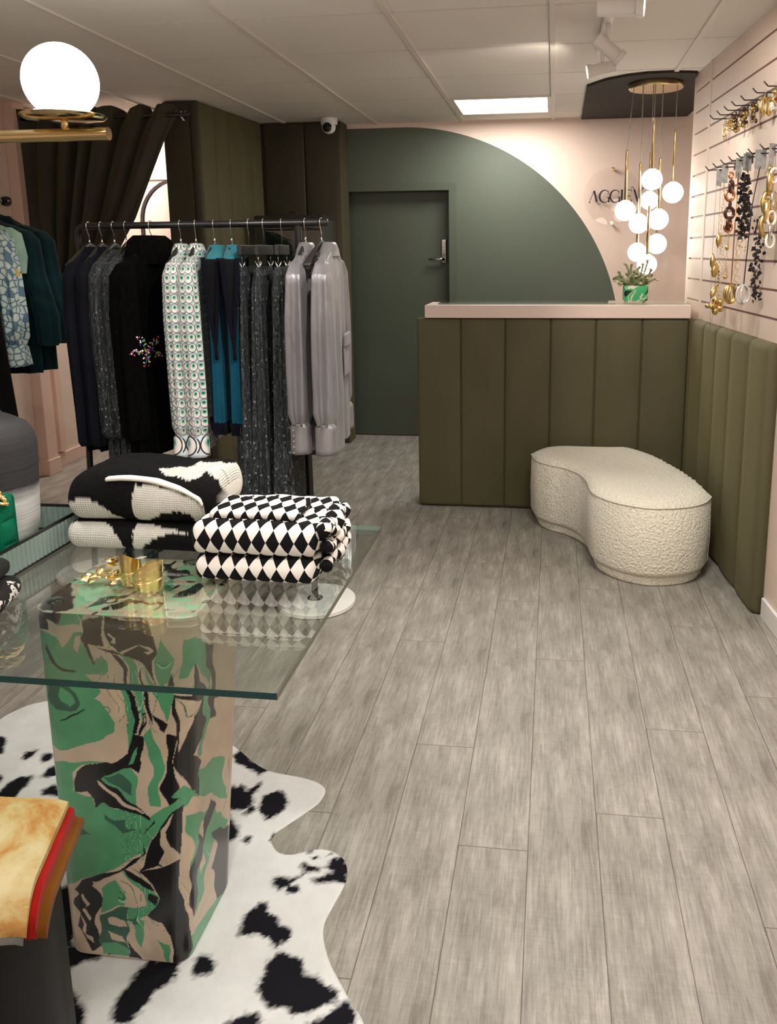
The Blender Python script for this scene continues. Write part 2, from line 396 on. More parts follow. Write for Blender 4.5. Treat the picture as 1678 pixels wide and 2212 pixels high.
# ---- right wall, slat board
def slat_mat():
    return plain('pale_pink_slatboard', rgb(224, 204, 190), .5, var=.02)
wr = MB(); gz0 = 1.222; gp = .1137
grooves = [gz0+gp*k for k in range(0, 11)]
def wseg(y0, y1, z0, z1, o0, o1): # block parallel to the slanted wall
    wr.prism([(wx(y0, o1), y0), (wx(y1, o1), y1), (wx(y1, o0), y1), (wx(y0, o0), y0)][::-1], z0, z1)
wseg(-2.2, 5.02, 0, ZC+.05, -.2, -.012)
prev = 0
YT = 4.70
for (ya, yb, gs) in ((-2.2, YT-.012, [g+.0 for g in grooves]), (YT+.012, 5.02, [g for g in grooves])):
    z = 0
    for g in gs:
        wseg(ya, yb, z, g-.005, -.012, 0); z = g+.005
    wseg(ya, yb, z, ZC+.03, -.012, 0)
wseg(YT-.014, YT+.014, 0, ZC, -.012, .004)
wr.box((WX0, 5.02, 0), (X1, 5.10, ZC+.05))
struct(wr.build('wall_right', slat_mat()))
gi = MB()
for g in grooves:
    gi.prism([(wx(YT-.02, -.002), YT-.02), (wx(-2, -.002), -2), (wx(-2, -.011), -2), (wx(YT-.02, -.011), YT-.02)], g-.0045, g+.0045)
struct(gi.build('groove_shade_strip', plain('groove_shade_brown', rgb(118, 86, 80), .6)))  # added strips put the grooves' shade into colour, as a bare-board brown
w3 = MB(); w3.box((1.3, 5.1, 0), (1.45, YB, ZC+.05)); struct(w3.build('wall_rear_right', PINKW))
sk = MB(); sk.prism([(wx(3.36, .014), 3.36), (wx(3.36, 0), 3.36), (wx(-2, 0), -2), (wx(-2, .014), -2)][::-1], 0, .085); struct(sk.build('baseboard_right', WHITEW, bevel=.003))

# ---- light panel in ceiling
lp = thing('ceiling_light', ((LPX[0]+LPX[1])/2, (LPY[0]+LPY[1])/2, ZC), 'square white LED panel glowing in the tiled ceiling before the back wall', 'light')
m = MB(); hx, hy = .31, .30
for q in (-1, 1): m.box((q*hx-.012, -hy-.012, -.008), (q*hx+.012, hy+.012, .03)); m.box((-hx+.012, q*hy-.012, -.008), (hx-.012, q*hy+.012, .03))
m.build('frame', CG, lp)
m = MB(); m.box((-hx+.012, -hy+.012, -.003), (hx-.012, hy-.012, .004)); m.build('diffuser', emit('led_diffuser', (1, .97, .92, 1), 5.0), lp)
# ================================================================ upholstered panels
def velvet(name, c1, c2, rough=.75):
    t = NT(name); o = t.co(); n = t.noise(t.map(o, (1, 1, .35)), 5, 4); n2 = t.noise(o, 900, 1)
    t.set(t.ramp(n, [(.3, c2), (.7, c1)]), rough, 0, Sheen_Weight=.35, Sheen_Roughness=.5)
    t.p.inputs['Sheen Tint'].default_value = rgb(150, 142, 100); t.bump(n2, .12, .001); return t.mat
OLIVE = velvet('olive_velvet', rgb(86, 80, 54), rgb(76, 71, 46))
OLIVED = velvet('dark_olive_velvet', rgb(62, 57, 40), rgb(50, 46, 31))
def channel(mb, p0, p1, nrm, z0, z1, th, r=.014):
    """one padded channel: an upright cushion between floor points p0 and p1, bulging along nrm"""
    p0 = Vector((*p0, 0)); p1 = Vector((*p1, 0)); n = Vector((*nrm, 0)).normalized(); d = (p1-p0); L = d.length; d.normalize()
    prof = [(0.0008, 0), (0.0008, th-r*1.0), (r*.35, th-r*.25), (r*1.1, th-.001)] 
    K = 6; prof += [(r*1.1+(L-2.2*r)*i/K, th+.003*sin(pi*i/K)) for i in range(1, K)]
    prof += [(L-r*1.1, th-.001), (L-r*.35, th-r*.25), (L-.0008, th-r*1.0), (L-.0008, 0)]
    rings = []
    for z, ins in ((z0, r*.9), (z0+r*.3, r*.3), (z0+r*1.1, 0), (lerp(z0, z1, .5), 0), (z1-r*1.6, 0), (z1-r*.5, r*.35), (z1, r*1.2)):
        rings.append([p0+d*a+n*max(0, min(b, b-ins if b > .01 else b))+Vector((0, 0, z)) for a, b in prof])
    mb.loft(rings)
def padded(name, p0, p1, nrm, seams, z0, z1, th, label, cat, mat, base=(0, 0)):
    """seams: fractions along p0-p1"""
    t = thing(name, (p0[0], p0[1], 0), label, cat)
    for a, b in zip(seams, seams[1:]):
        mb = MB(); q0 = (lerp(p0[0], p1[0], a)-p0[0], lerp(p0[1], p1[1], a)-p0[1]); q1 = (lerp(p0[0], p1[0], b)-p0[0], lerp(p0[1], p1[1], b)-p0[1])
        channel(mb, q0, q1, nrm, z0, z1, th); mb.build('padded_channel', mat, t, True)
    return t
# reception counter
YC = 4.716; th = .05
xc = [-.775]+[Yp(px_, 850, YC).x for px_ in (995, 1090, 1187, 1283, 1382)]+[.747]
ct = thing('reception_counter', (0, YC+th, 0), 'olive velvet channel-padded reception counter standing in front of the green arch', 'counter')
for a, b in zip(xc, xc[1:]):
    mb = MB(); channel(mb, (a, 0), (b, 0), (0, -1), .012, 1.125, th); mb.build('padded_channel', OLIVE, ct, True)
mb = MB(); mb.box((-.765, -.034, 0.002), (.752, .24, 1.115)); mb.build('counter_body', OLIVED, ct, bevel=.004)
top = MB(); zt0, zt1 = 1.127, 1.2
top.box((Yp(917, 680, YC-.01).x, YC-.012, zt0), (.752, YC+.295, zt1)); tp = top.build('counter_top', plain('pink_lacquer_worktop', rgb(228, 208, 198), .35, var=.02), bevel=.004)
tag(tp, 'pale pink slab worktop lying across the padded reception counter', 'worktop')
GTINT = glass('clear_glass_sheet', (.86, .93, .90, 1), 1.7)
g = MB(); xl = Zp(944, 664, zt1).x; g.box((-.655, YC+.03, zt1+.001), (.75, YC+.275, zt1+.009)); o = g.build('glass_sheet', GTINT)
tag(o, 'thin clear glass sheet lying on the pink counter worktop', 'glass sheet')
# low padded wall panel along the slat wall
ys = [4.712, 4.655, 4.40, 4.155, 3.90, 3.63, 3.375]
tw = thing('padded_wall_panel', (0, 0, 0), 'low olive velvet padded panel along the slat wall beside the white stool', 'wall panel')
nn = (-1, WS*1)
for a, b in zip(ys, ys[1:]):
    mb = MB(); channel(mb, (wx(a, .002), a), (wx(b, .002), b), (-1, WS), .008, lerp(1.125, 1.13, (4.7-b)/1.3), .05, .02); mb.build('padded_channel', OLIVE, tw, True)
# tall padded pier and padded panel beside the door
XP0 = -2.27; YP0 = 5.30; YP1 = 6.30
pier = thing('padded_pier', (XP0, YP0, 0), 'tall dark olive padded pier rising to the ceiling right of the curtain', 'wall panel')
mb = MB(); mb.box((-.235, .03, 0), (-.03, YB-YP0-.002, ZC-.004)); mb.build('pier_core', OLIVED, pier)
for a, b in ((-.24, -.055), (-.055, 0.0)):
    mb = MB(); channel(mb, (a, .03), (b, .03), (0, -1), .003, ZC-.004, .03); mb.build('padded_channel', OLIVED, pier, True)
sy = [0.03, .24, .45, .64, .83, 1.0]
for a, b in zip(sy, sy[1:]):
    mb = MB(); channel(mb, (-.03+.07*a, a), (-.03+.07*b, b), (1, -.07), .003, ZC-.004, .03); mb.build('padded_channel', OLIVE, pier, True)
xe = Yp(735, 270, YP1).x; xs_ = Yp(656, 300, YP1).x
tp2 = thing('padded_wall_panel', (-2.19, YP1+.03, 0), 'tall dark olive padded panel beside the green door, under the dome camera', 'wall panel')
for a, b in ((0.0, xs_+2.19), (xs_+2.19, xe+2.19)):
    mb = MB(); channel(mb, (a, 0), (b, 0), (0, -1), .003, ZC-.004, .03); mb.build('padded_channel', OLIVED, tp2, True)
mb = MB(); mb.box((0, 0.001, 0), (xe+2.19, YB-YP1-.032, ZC-.004)); mb.build('panel_core', OLIVED, tp2)
# dome security camera
c = Yp(714, 268, 6.2); cam1 = thing('security_camera', (c.x, 6.16, ZC-.003), 'white dome security camera under the ceiling by the green wall', 'camera')
m = MB(); m.lathe([(.062, 0), (.062, -.03), (.058, -.045), (.03, -.05)], n=32); m.build('mount', WHITEP, cam1, True, angle=30)
m = MB(); m.sphere((0, -.012, -.062), .05, 16); m.build('housing', WHITEP, cam1, True)
m = MB(); m.lathe([(.03, -.012), (.034, -.004), (.03, .004), (.001, .006)][::-1], (0, -.012, -.062), 24, 'y'); 
for i in range(len(m.v)): m.v[i] = Vector((m.v[i].x, m.v[i].y-.045, m.v[i].z-.008))
m.build('lens', plain('black_lens', rgb(8, 8, 10), .1), cam1, True)

# ================================================================ white boucle stool
BC = NT('cream_boucle'); o_ = BC.co(); v1 = BC.vor(o_, 95, 'SMOOTH_F1'); n1 = BC.noise(BC.vadd(o_, BC.vscale(BC.noise(o_, 60, 2, out='Color'), .02)), 130, 3, .6)
BC.set(BC.ramp(n1, [(.3, rgb(226, 218, 196)), (.65, rgb(250, 245, 228))]), .95, 0, Sheen_Weight=.3)
hh = BC.math('ADD', n1, BC.math('MULTIPLY', v1, 1.1)); BC.bump(hh, .85, .008)
cr = [(563, 755), (585, 783), (640, 803), (710, 818), (780, 845), (815, 878), (830, 913), (860, 942), (950, 975), (1080, 998), (1200, 1000), (1300, 990), (1355, 972), (1377, 950)]
rim = [Zp(880+a/2.103, 620+b/2.103, .385) for a, b in cr]
bk = [(1372, 925), (1300, 862), (1200, 800), (1100, 750), (1000, 717), (900, 700), (800, 694), (700, 700), (620, 722)]
rim += [Zp(880+a/2.103, 620+b/2.103, .402) for a, b in bk]
for p in rim: p.y = min(p.y, 4.70)
rim = [Vector((p.x, p.y)) for p in rim]
rs = crv([(p.x, p.y, 0) for p in rim+[rim[0]]], 120)[:-1]
cen = sum(rs, Vector())/len(rs)
def inset(pts, d):
    out = []; n = len(pts)
    for i in range(n):
        t = (pts[(i+2) % n]-pts[(i-2) % n]).normalized(); nr = Vector((-t.y, t.x, 0)); out.append(pts[i]+nr*d)
    return out
ar = sum(rs[i].x*rs[(i+1) % 120].y-rs[(i+1) % 120].x*rs[i].y for i in range(120)); sg = 1 if ar > 0 else -1
st = thing('boucle_stool', (cen.x, cen.y, 0), 'cream boucle kidney-shaped stool standing on the floor before the counter', 'stool')
rl = [p-cen for p in rs]
def ringz(d, z, it=0):
    q = inset(rl, d*sg)
    for _ in range(it): q = [(q[i-1]+q[i]*2+q[(i+1) % len(q)])/4 for i in range(len(q))]
    return [Vector((p.x, p.y, z)) for p in q]
m = MB(); m.loft([ringz(.035, .002), ringz(.03, .01), ringz(.028, .055)]); m.build('plinth', BC.mat, st, True)
m = MB(); m.loft([ringz(.05, .05), ringz(.02, .05), ringz(.006, .06), ringz(0, .075), ringz(-.004, .2), ringz(0, .37), ringz(.006, .378)]); m.build('seat_side', BC.mat, st, True)
from mathutils.geometry import delaunay_2d_cdt
bd = ringz(.003, .38); bx = [p.x for p in bd]; by = [p.y for p in bd]; pts_ = [Vector((p.x, p.y)) for p in bd]; nb_ = len(pts_)
def bdist(x, y): return min(((x-p.x)**2+(y-p.y)**2) for p in bd)**.5
g0 = .012; jx = min(bx)
def in2(x, y):
    c = False; j = nb_-1
    for i in range(nb_):
        if (by[i] > y) != (by[j] > y) and x < (bx[j]-bx[i])*(y-by[i])/(by[j]-by[i])+bx[i]: c = not c
        j = i
    return c
while jx < max(bx):
    jy = min(by)
    while jy < max(by):
        if in2(jx, jy) and bdist(jx, jy) > .006: pts_.append(Vector((jx, jy)))
        jy += g0
    jx += g0
r_ = delaunay_2d_cdt(pts_, [(i, (i+1) % nb_) for i in range(nb_)], [list(range(nb_))], 1, 1e-6)
m = MB(); m.add([Vector((p.x, p.y, .378+.034*(1-math.exp(-bdist(p.x, p.y)/.028)) if i >= nb_ else .379)) for i, p in enumerate(r_[0])], [tuple(f) for f in r_[2]]); m.build('seat_cushion', BC.mat, st, True)
m = MB(); m.tube([*ringz(-.001, .379), ringz(-.001, .379)[0]], .0028, 6); m.build('piping', BC.mat, st, True)

# ================================================================ ceiling board + cluster pendant
BZ = 2.445
bp = [Zp(1255, 260, BZ), Zp(1484, 252, BZ), Zp(1506, 232, BZ), Zp(1507, 159, BZ), Zp(1455, 157.5, BZ), Zp(1400, 160, BZ), Zp(1355, 165, BZ), Zp(1310, 174, BZ), Zp(1268, 188, BZ)]
bp[0].y = min(bp[0].y, YB-.01); bp[1].y = min(bp[1].y, YB-.01)
m = MB(); cb = (bp[0]+bp[3])/2; m.prism([((p-cb).x, (p-cb).y) for p in bp], BZ-ZC, -.003); o = m.build('ceiling_board', plain('black_brown_board', rgb(42, 36, 31), .75), bevel=.002); o.location = (cb.x, cb.y, ZC)
tag(o, 'dark curved-edge board fixed to the ceiling above the counter', 'ceiling board')
pc = Zp(1417, 186, 2.43); PR = .155
pd = thing('pendant_light', (pc.x, pc.y, BZ), 'brass cluster pendant of nine glowing white globes hanging over the counter', 'light')
m = MB(); m.lathe([(PR-.012, 0), (PR-.012, -.010), (PR, -.012), (PR, -.028), (PR-.004, -.032), (.001, -.032)], n=64); m.build('canopy', BRASS, pd, True, angle=35)
m = MB(); m.lathe([(.17, 0), (.17, -.002), (.001, -.002)], n=48)
GLOBE = emit('opal_globe_glow', (1, .95, .87, 1), 8.0)
# globe pixel, brass rod top pixel row, depth offset
gl = [((1408, 388), 22.5, 255, -.13), ((1402, 433), 19.5, 330, .13), ((1453, 416), 22.5, 283, .02), ((1350, 455), 22, 326, -.05),
      ((1379, 483), 21, 353, -.02), ((1421, 474), 22.5, 343, -.08), ((1418, 527), 21.5, 430, .07), ((1376, 545), 20.5, 440, .10), ((1397, 571), 21.5, 446, -.10)]
GR = .064
for (gxp, gyp), rp, rt, dy in gl:
    y = pc.y+dy; c = Yp(gxp, gyp, y); r = rp/FPX*(c-CAM).dot(_f)*.985; tz = Yp(gxp, rt, y).z; c0 = c-Vector((pc.x, pc.y, BZ))
    # keep every drop hanging under the canopy
    m = MB(); m.sphere(c0, r, 16); gob = m.build('globe', GLOBE, pd, True)
    m = MB(); m.lathe([(.012, r*.93), (.02, r*.96), (.022, r*1.0), (.008, r*1.06), (.0085, r*1.08), (.0085, tz-c.z), (.002, tz-c.z+.004)], c0, 14); m.build('brass_rod', BRASS, pd, True, angle=40)
    rd = Vector((c0.x, c0.y, 0)); k = min(1, (PR-.02)/max(rd.length, 1e-6))
    m = MB(); m.tube([c0+Vector((0, 0, tz-c.z)), Vector((rd.x*k, rd.y*k, -.031))], .0022, 6); m.build('cable', plain('clear_grey_cable', rgb(150, 145, 138), .4), pd, True)
# the lamp light comes from the emissive globes themselves

# ================================================================ track and spots
TX = .205
tr = thing('ceiling_track', (TX, 4.2, ZC-.003), 'slim white lighting track on the ceiling left of the slat wall', 'track')
m = MB(); m.box((-.017, -3.2, -.018), (.017, .17, 0)); m.build('rail', WHITEP, tr, bevel=.002)
def head(y, aim, s, label):
    t = thing('track_spotlight', (TX, y, ZC-.022), label, 'spotlight', 'track spotlights')
    m = MB(); m.box((-.018, -.05, -.028), (.018, .05, 0)); m.build('adapter', WHITEP, t, bevel=.004)
    m = MB(); m.tube([(0, .03, -.028), (0, .03, -.11)], .009, 10); m.build('stem', WHITEP, t, True)
    d = Vector(aim).normalized(); c = Vector((0, .03, -.125)); R = .034*s; b = c-d*.075*s; e = c+d*.06*s
    m = MB(); m.tube([b, b+d*.004, e], [R*.85, R, R], 28); m.build('lamp_body', WHITEP, t, True, angle=40)
    m = MB(); m.tube([e-d*.001, e+d*.001, e+d*.024*s, e+d*.026*s], [R*1.0, R*1.2, R*1.2, R*1.08], 28, False); m.build('trim_ring', WHITEP, t, True, angle=40)
    m = MB(); m.tube([e+d*.006, e+d*.016*s], R*1.0, 24); m.build('lens', emit('spot_lens_glow', (1, .97, .92, 1), 9), t, True)
    return t
head(3.05, (.93, -.15, -.05), .98, 'large white spotlight nearest the top edge, turned to the slat wall')
head(3.66, (.62, .1, -.50), .85, 'white spotlight angled down, middle one of the three on the track')
head(4.06, (-.85, -.05, -.16), .80, 'white spotlight facing left, last one on the track by the dark board')

# ================================================================ acrylic wall sign
sc_ = Yp(1322, 424, YB-.03); R = abs(Yp(1322, 484, YB-.03).z-sc_.z)*1.04
sg_ = thing('wall_sign', (sc_.x, YB, sc_.z), 'round clear acrylic sign lettered AGGIEV on the pink wall', 'sign')
ACR = glass('clear_acrylic', (.975, .972, .97, 1), 1.45, rough=.03, boost=.45)
m = MB(); m.lathe([(.001, -.026), (R, -.026), (R, -.032), (.001, -.032)], n=96, axis='y'); m.build('acrylic_disc', ACR, sg_)
for z in (R*.93, -R*.93):
    m = MB(); m.lathe([(.009, 0), (.009, -.037), (.013, -.037), (.013, -.044), (.001, -.045)], (0, 0, z), 20, 'y'); m.build('brass_standoff', BRASS, sg_, True, angle=40)
def stroke(mb, pts, ws, y, th=.0015):
    P = [Vector((p[0], 0, p[1])) for p in pts]; n = len(P); Lf = []; Rt = []
    for i in range(n):
        t = (P[min(i+1, n-1)]-P[max(i-1, 0)]).normalized(); q = Vector((-t.z, 0, t.x)); w_ = ws[i] if isinstance(ws, list) else ws
        Lf.append(P[i]+q*w_/2); Rt.append(P[i]-q*w_/2)
    rings = [[Vector((Lf[i].x, y, Lf[i].z)), Vector((Rt[i].x, y, Rt[i].z)), Vector((Rt[i].x, y-th, Rt[i].z)), Vector((Lf[i].x, y-th, Lf[i].z))] for i in range(n)]
    mb.loft(rings)
LET = plain('dark_plum_lettering', rgb(22, 12, 26), .5)
u = .088/1.0; thin, thick = .0045, .0135
def lett(ch, ox, parent):
    mb = MB(); S = lambda pts, w_: stroke(mb, [(ox+a*u, (b-.5)*u) for a, b in pts], w_, -.0325)
    if ch == 'A':
        S([(0, 0), (.38, .98)], thin); S([(.38, .98), (.62, .05)], thick)
        S([(a.x, a.y) for a in bez([(.62, .08, 0), (.66, -.12, 0), (.82, -.22, 0), (.86, -.1, 0)], 8)], thin); S([(-.06, 0), (.1, 0)], thin)
    if ch == 'G':
        pts = [(.45+.42*cos(radians(a)), .5+.5*sin(radians(a))) for a in range(45, 330, 15)]
        S(pts, [thin+(thick-thin)*max(0, sin(pi*i/(len(pts)-1)))**2 for i in range(len(pts))]); S([(.80, .0), (.80, .40)], thick*.8); S([(.62, .42), (.92, .42)], thin); S([(.74, .72), (.74, .95)], thin)
    if ch == 'I': S([(.12, 0), (.12, 1)], thick); S([(0, 0), (.24, 0)], thin); S([(0, 1), (.24, 1)], thin)
    if ch == 'E': S([(.12, 0), (.12, 1)], thick); S([(0, 0), (.55, 0)], thin); S([(0, 1), (.55, 1)], thin); S([(.12, .5), (.45, .5)], thin); S([(.55, 0), (.55, .2)], thin); S([(.55, 1), (.55, .8)], thin)
    if ch == 'V':
        S([(a.x, a.y) for a in bez([(-.18, 1.15, 0), (-.12, 1.3, 0), (.02, 1.25, 0), (.1, .95, 0)], 8)], thin); S([(.1, 1.0), (.42, 0)], thick); S([(.42, 0), (.78, 1.12)], thin); S([(.68, 1.12), (.9, 1.12)], thin)
    return mb.build('letter_'+ch.lower(), LET, parent)
ox = Yp(1273, 424, YB-.03).x-sc_.x
for ch, adv in zip('AGGIEV', (.95, 1.02, 1.02, .42, .78, 1.0)): lett(ch, ox, sg_); ox += adv*u*.86

# ================================================================ marble-look pot with succulent on the counter
def swirl(name, sc=1.0, stretch=(1, 1, .55), glossy=.25, seed=0.0):
    t = NT(name); o = t.map(t.co(), tuple(a*sc for a in stretch), (seed, seed*.7, seed*1.3))
    a = t.noise(o, 4.6, 2, .5, out='Color'); a = t.vadd(a, (.5, .5, .5), 'SUBTRACT')
    o2 = t.vadd(o, t.vscale(a, .55)); b = t.noise(o2, 7.5, 1, .5, out='Color'); b = t.vadd(b, (.5, .5, .5), 'SUBTRACT')
    o3 = t.vadd(o2, t.vscale(b, .20))
    f = t.noise(o3, 5.6, 1.5, .42, .35)
    K, G, B_, DG = rgb(30, 30, 31), rgb(86, 162, 116), rgb(202, 183, 160), rgb(58, 96, 78)
    c = t.ramp(f, [(0, K), (.415, B_), (.435, G), (.475, G), (.505, B_), (.565, B_), (.572, K), (.585, G), (.655, K)], 'CONSTANT')
    g2 = t.noise(o3, 16, 3, .6, .8); vein = t.math('LESS_THAN', t.math('ABSOLUTE', t.math('SUBTRACT', g2, .5)), .016)
    c = t.mix(t.math('MULTIPLY', vein, .55), c, K)
    g3 = t.noise(t.map(o3, (1, 1, 1), (3, 1, 2)), 9, 2, .6, 1.2); v3 = t.math('LESS_THAN', t.math('ABSOLUTE', t.math('SUBTRACT', g3, .52)), .012)
    c = t.mix(t.math('MULTIPLY', v3, .7), c, rgb(150, 190, 160))
    t.set(c, glossy, 0, Coat_Weight=.3, Coat_Roughness=.15); return t.mat
pp = Zp(1371, 660, zt1+.01); pp.y = 4.86; pp.x = Yp(1371, 655, 4.86).x
pt = thing('potted_succulent', (pp.x, pp.y, zt1+.010), 'small trailing succulent in a green swirled pot on the counter glass', 'plant')
def rrect(hx, hy, r, n=5):
    out = []
    for cx, cy, a0 in ((hx-r, hy-r, 0), (-hx+r, hy-r, 90), (-hx+r, -hy+r, 180), (hx-r, -hy+r, 270)):
        for i in range(n+1): a = radians(a0+90*i/n); out.append((cx+r*cos(a), cy+r*sin(a)))
    return out
SWN = NT('green_swirled_pot'); f_ = SWN.noise(SWN.vadd(SWN.co(), SWN.vscale(SWN.noise(SWN.co(), 12, 2, out='Color'), .09)), 13, 1.5, .4, .6)
SWN.set(SWN.ramp(f_, [(0, rgb(24, 30, 28)), (.36, rgb(60, 170, 112)), (.50, rgb(214, 204, 176)), (.545, rgb(66, 176, 116)), (.60, rgb(214, 204, 176)), (.64, rgb(30, 60, 48))], 'CONSTANT'), .3, 0); SW2 = SWN.mat
m = MB(); o8 = lambda s, z: [Vector((a*s, b*s, z)) for a, b in rrect(.068, .05, .02)]
m.loft([o8(.94, .006), o8(1, .012), o8(1, .088), o8(.97, .092), o8(.9, .09), o8(.88, .072)]); m.build('pot', SW2, pt, True, angle=45)
for sx in (-1, 1):
    for sy in (-1, 1): m = MB(); m.lathe([(.006, 0), (.007, .007)], (sx*.05, sy*.034, 0), 10); m.build('foot', SW2, pt)
m = MB(); m.loft([o8(.87, .07), o8(.87, .079)]); m.build('soil', plain('potting_soil', rgb(52, 42, 32), .95), pt)
LEAFM = NT('succulent_leaf'); ln = LEAFM.noise(LEAFM.co(), 30, 2); LEAFM.set(LEAFM.ramp(ln, [(.35, rgb(104, 118, 80)), (.65, rgb(172, 176, 134))]), .6)
BUD = plain('pale_leaf_rosette', rgb(206, 196, 140), .7)
rnd = random.Random(5)
stems = [(-.04, -.02, .07), (.02, -.03, .06), (.0, .03, .09), (-.07, -.01, .09), (.05, .0, .07), (-.02, -.03, .10), (.03, .0, .03), (-.05, .02, .05), (.07, -.02, .04), (-.06, -.05, .03), (.03, -.055, .035), (-.02, -.05, .06), (.06, -.045, .06), (-.09, -.04, .03), (.0, -.02, .08), (-.12, .03, .075), (-.105, -.01, .02), (-.07, .04, .16), (-.11, 0, .115), (-.13, .02, .055), (0.0, .0, .10), (.02, .02, .12), (.06, -.01, .165), (.09, .02, .085), (.13, 0, .045), (-.03, 0, .14), (.03, -.03, .08), (-.05, -.04, .05), (.085, -.02, .12), (-.02, -.045, .02), (.04, .03, .15), (-.09, .03, .09)]
for i, (dx, dy, dz) in enumerate(stems):
    m = MB(); a = Vector((dx*.25, dy*.25, .078)); e = Vector((dx, dy, .078+dz)); mid = (a+e)/2+Vector((dx*.25, dy*.2, .03))
    e = e*rnd.uniform(.85, 1.0)+Vector((rnd.uniform(-.01, .01), rnd.uniform(-.02, .02), 0)); mid += Vector((rnd.uniform(-.03, .03), rnd.uniform(-.03, .03), rnd.uniform(-.01, .03))); P = bez([a, mid, e], 26); m.tube(P, .003, 5)
    for k in range(2, 27):
        p = P[k]
        for q in range(6):
            an = q*2*pi/6+k*1.9; d = Vector((cos(an), sin(an)*.9, .2+.9*sin(k*2.3+q*1.7))).normalized(); L = rnd.uniform(.006, .0115)
            t = d.orthogonal().normalized(); n_ = d.cross(t)
            m.add([p, p+d*L*.5+t*L*.42, p+d*L, p+d*L*.5-t*L*.42, p+d*L*.45+n_*L*.22, p+d*L*.45-n_*L*.22], [(0, 1, 4), (1, 2, 4), (2, 3, 4), (3, 0, 4), (1, 0, 5), (2, 1, 5), (3, 2, 5), (0, 3, 5)])
    m.build('succulent_stem', LEAFM.mat, pt, True)
    if i % 2 == 0 or dx < -.08:
        m = MB()
        for q in range(7):
            an = q*2*pi/7; m.sphere(e+Vector((cos(an)*.006, sin(an)*.006, .002)), .0045, 4)
        m.sphere(e+Vector((0, 0, .004)), .005, 5); m.build('rosette_tip', BUD, pt, True)
# ================================================================ surface patterns laid out as polygons, kept as colour on the mesh
def inpoly(x, y, P):
    c = False; j = len(P)-1
    for i in range(len(P)):
        xi, yi = P[i]; xj, yj = P[j]
        if (yi > y) != (yj > y) and x < (xj-xi)*(y-yi)/(yj-yi)+xi: c = not c
        j = i
    return c
class Pat:
    def __init__(s, polys, T, default):
        s.d = default; s.P = []
        for col, pts in polys:
            q = [T(p) for p in pts]; s.P.append((col, q, min(a for a, _ in q), max(a for a, _ in q), min(b for _, b in q), max(b for _, b in q)))
    def at(s, x, y):
        c = s.d
        for col, q, x0, x1, y0, y1 in s.P:
            if x0 <= x <= x1 and y0 <= y <= y1 and inpoly(x, y, q): c = col
        return c
def paint(o, fn, name='pattern'):
    me = o.data; a = me.attributes.new(name, 'FLOAT_COLOR', 'POINT')
    for i, v in enumerate(me.vertices): a.data[i].color = fn(v.co)
def vcol_mat(name, rough=.6, bump=None, attr='pattern', mot=.08, mscale=20, **k):
    t = NT(name); at = t.t.nodes.new('ShaderNodeAttribute'); at.attribute_name = attr
    n = t.noise(t.co(), mscale, 4, .6); g = t.ramp(n, [(.25, (1-mot,)*3+(1,)), (.75, (1, 1, 1, 1))])
    t.set(t.mix(1.0, at.outputs['Color'], g, 'MULTIPLY'), rough, 0, **k)
    if bump: t.bump(t.noise(t.map(t.co(), bump[2] if len(bump) > 2 else (1, 1, 1)), bump[0], 3, .6), bump[1], .003)
    return t.mat
# ---- cow-hide rug
rd = [Zp(*p) for p in [(470, 1585), (520, 1625), (550, 1650), (585, 1668), (650, 1681), (685, 1692), (703, 1709), (690, 1735), (660, 1758), (620, 1785), (592, 1805), (587, 1822), (600, 1842), (625, 1848), (655, 1842), (690, 1836), (720, 1842), (743, 1860), (750, 1885), (745, 1912), (720, 1960), (702, 1995), (699, 2030), (712, 2080), (735, 2125), (762, 2175), (785, 2212)]]
out = [(p.x, p.y) for p in rd]+[(-.27, 1.20), (-.26, 1.05), (-.42, .93), (-.75, .88), (-1.0, .72), (-1.35, .70), (-1.55, .82), (-1.9, .86), (-2.05, 1.05), (-1.98, 1.4), (-2.1, 1.75), (-2.08, 1.98), (-1.92, 2.1), (-1.80, 2.2), (-1.77, 2.30), (-1.72, 2.37), (-1.6, 2.42), (-1.4, 2.44), (-1.2, 2.37)]
oc = crv([(a, b, 0) for a, b in out+[out[0]]], 300)[:-1]; OP = [(p.x, p.y) for p in oc]
T2 = lambda p: tuple(Zp(440+p[0]/3.392, 1560+p[1]/3.392).xy)
T1 = lambda p: tuple(Zp(p[0]/3.107, 1500+p[1]/3.107).xy)
BK, WH = (0.008, .008, .011, 1), (.70, .695, .69, 1)
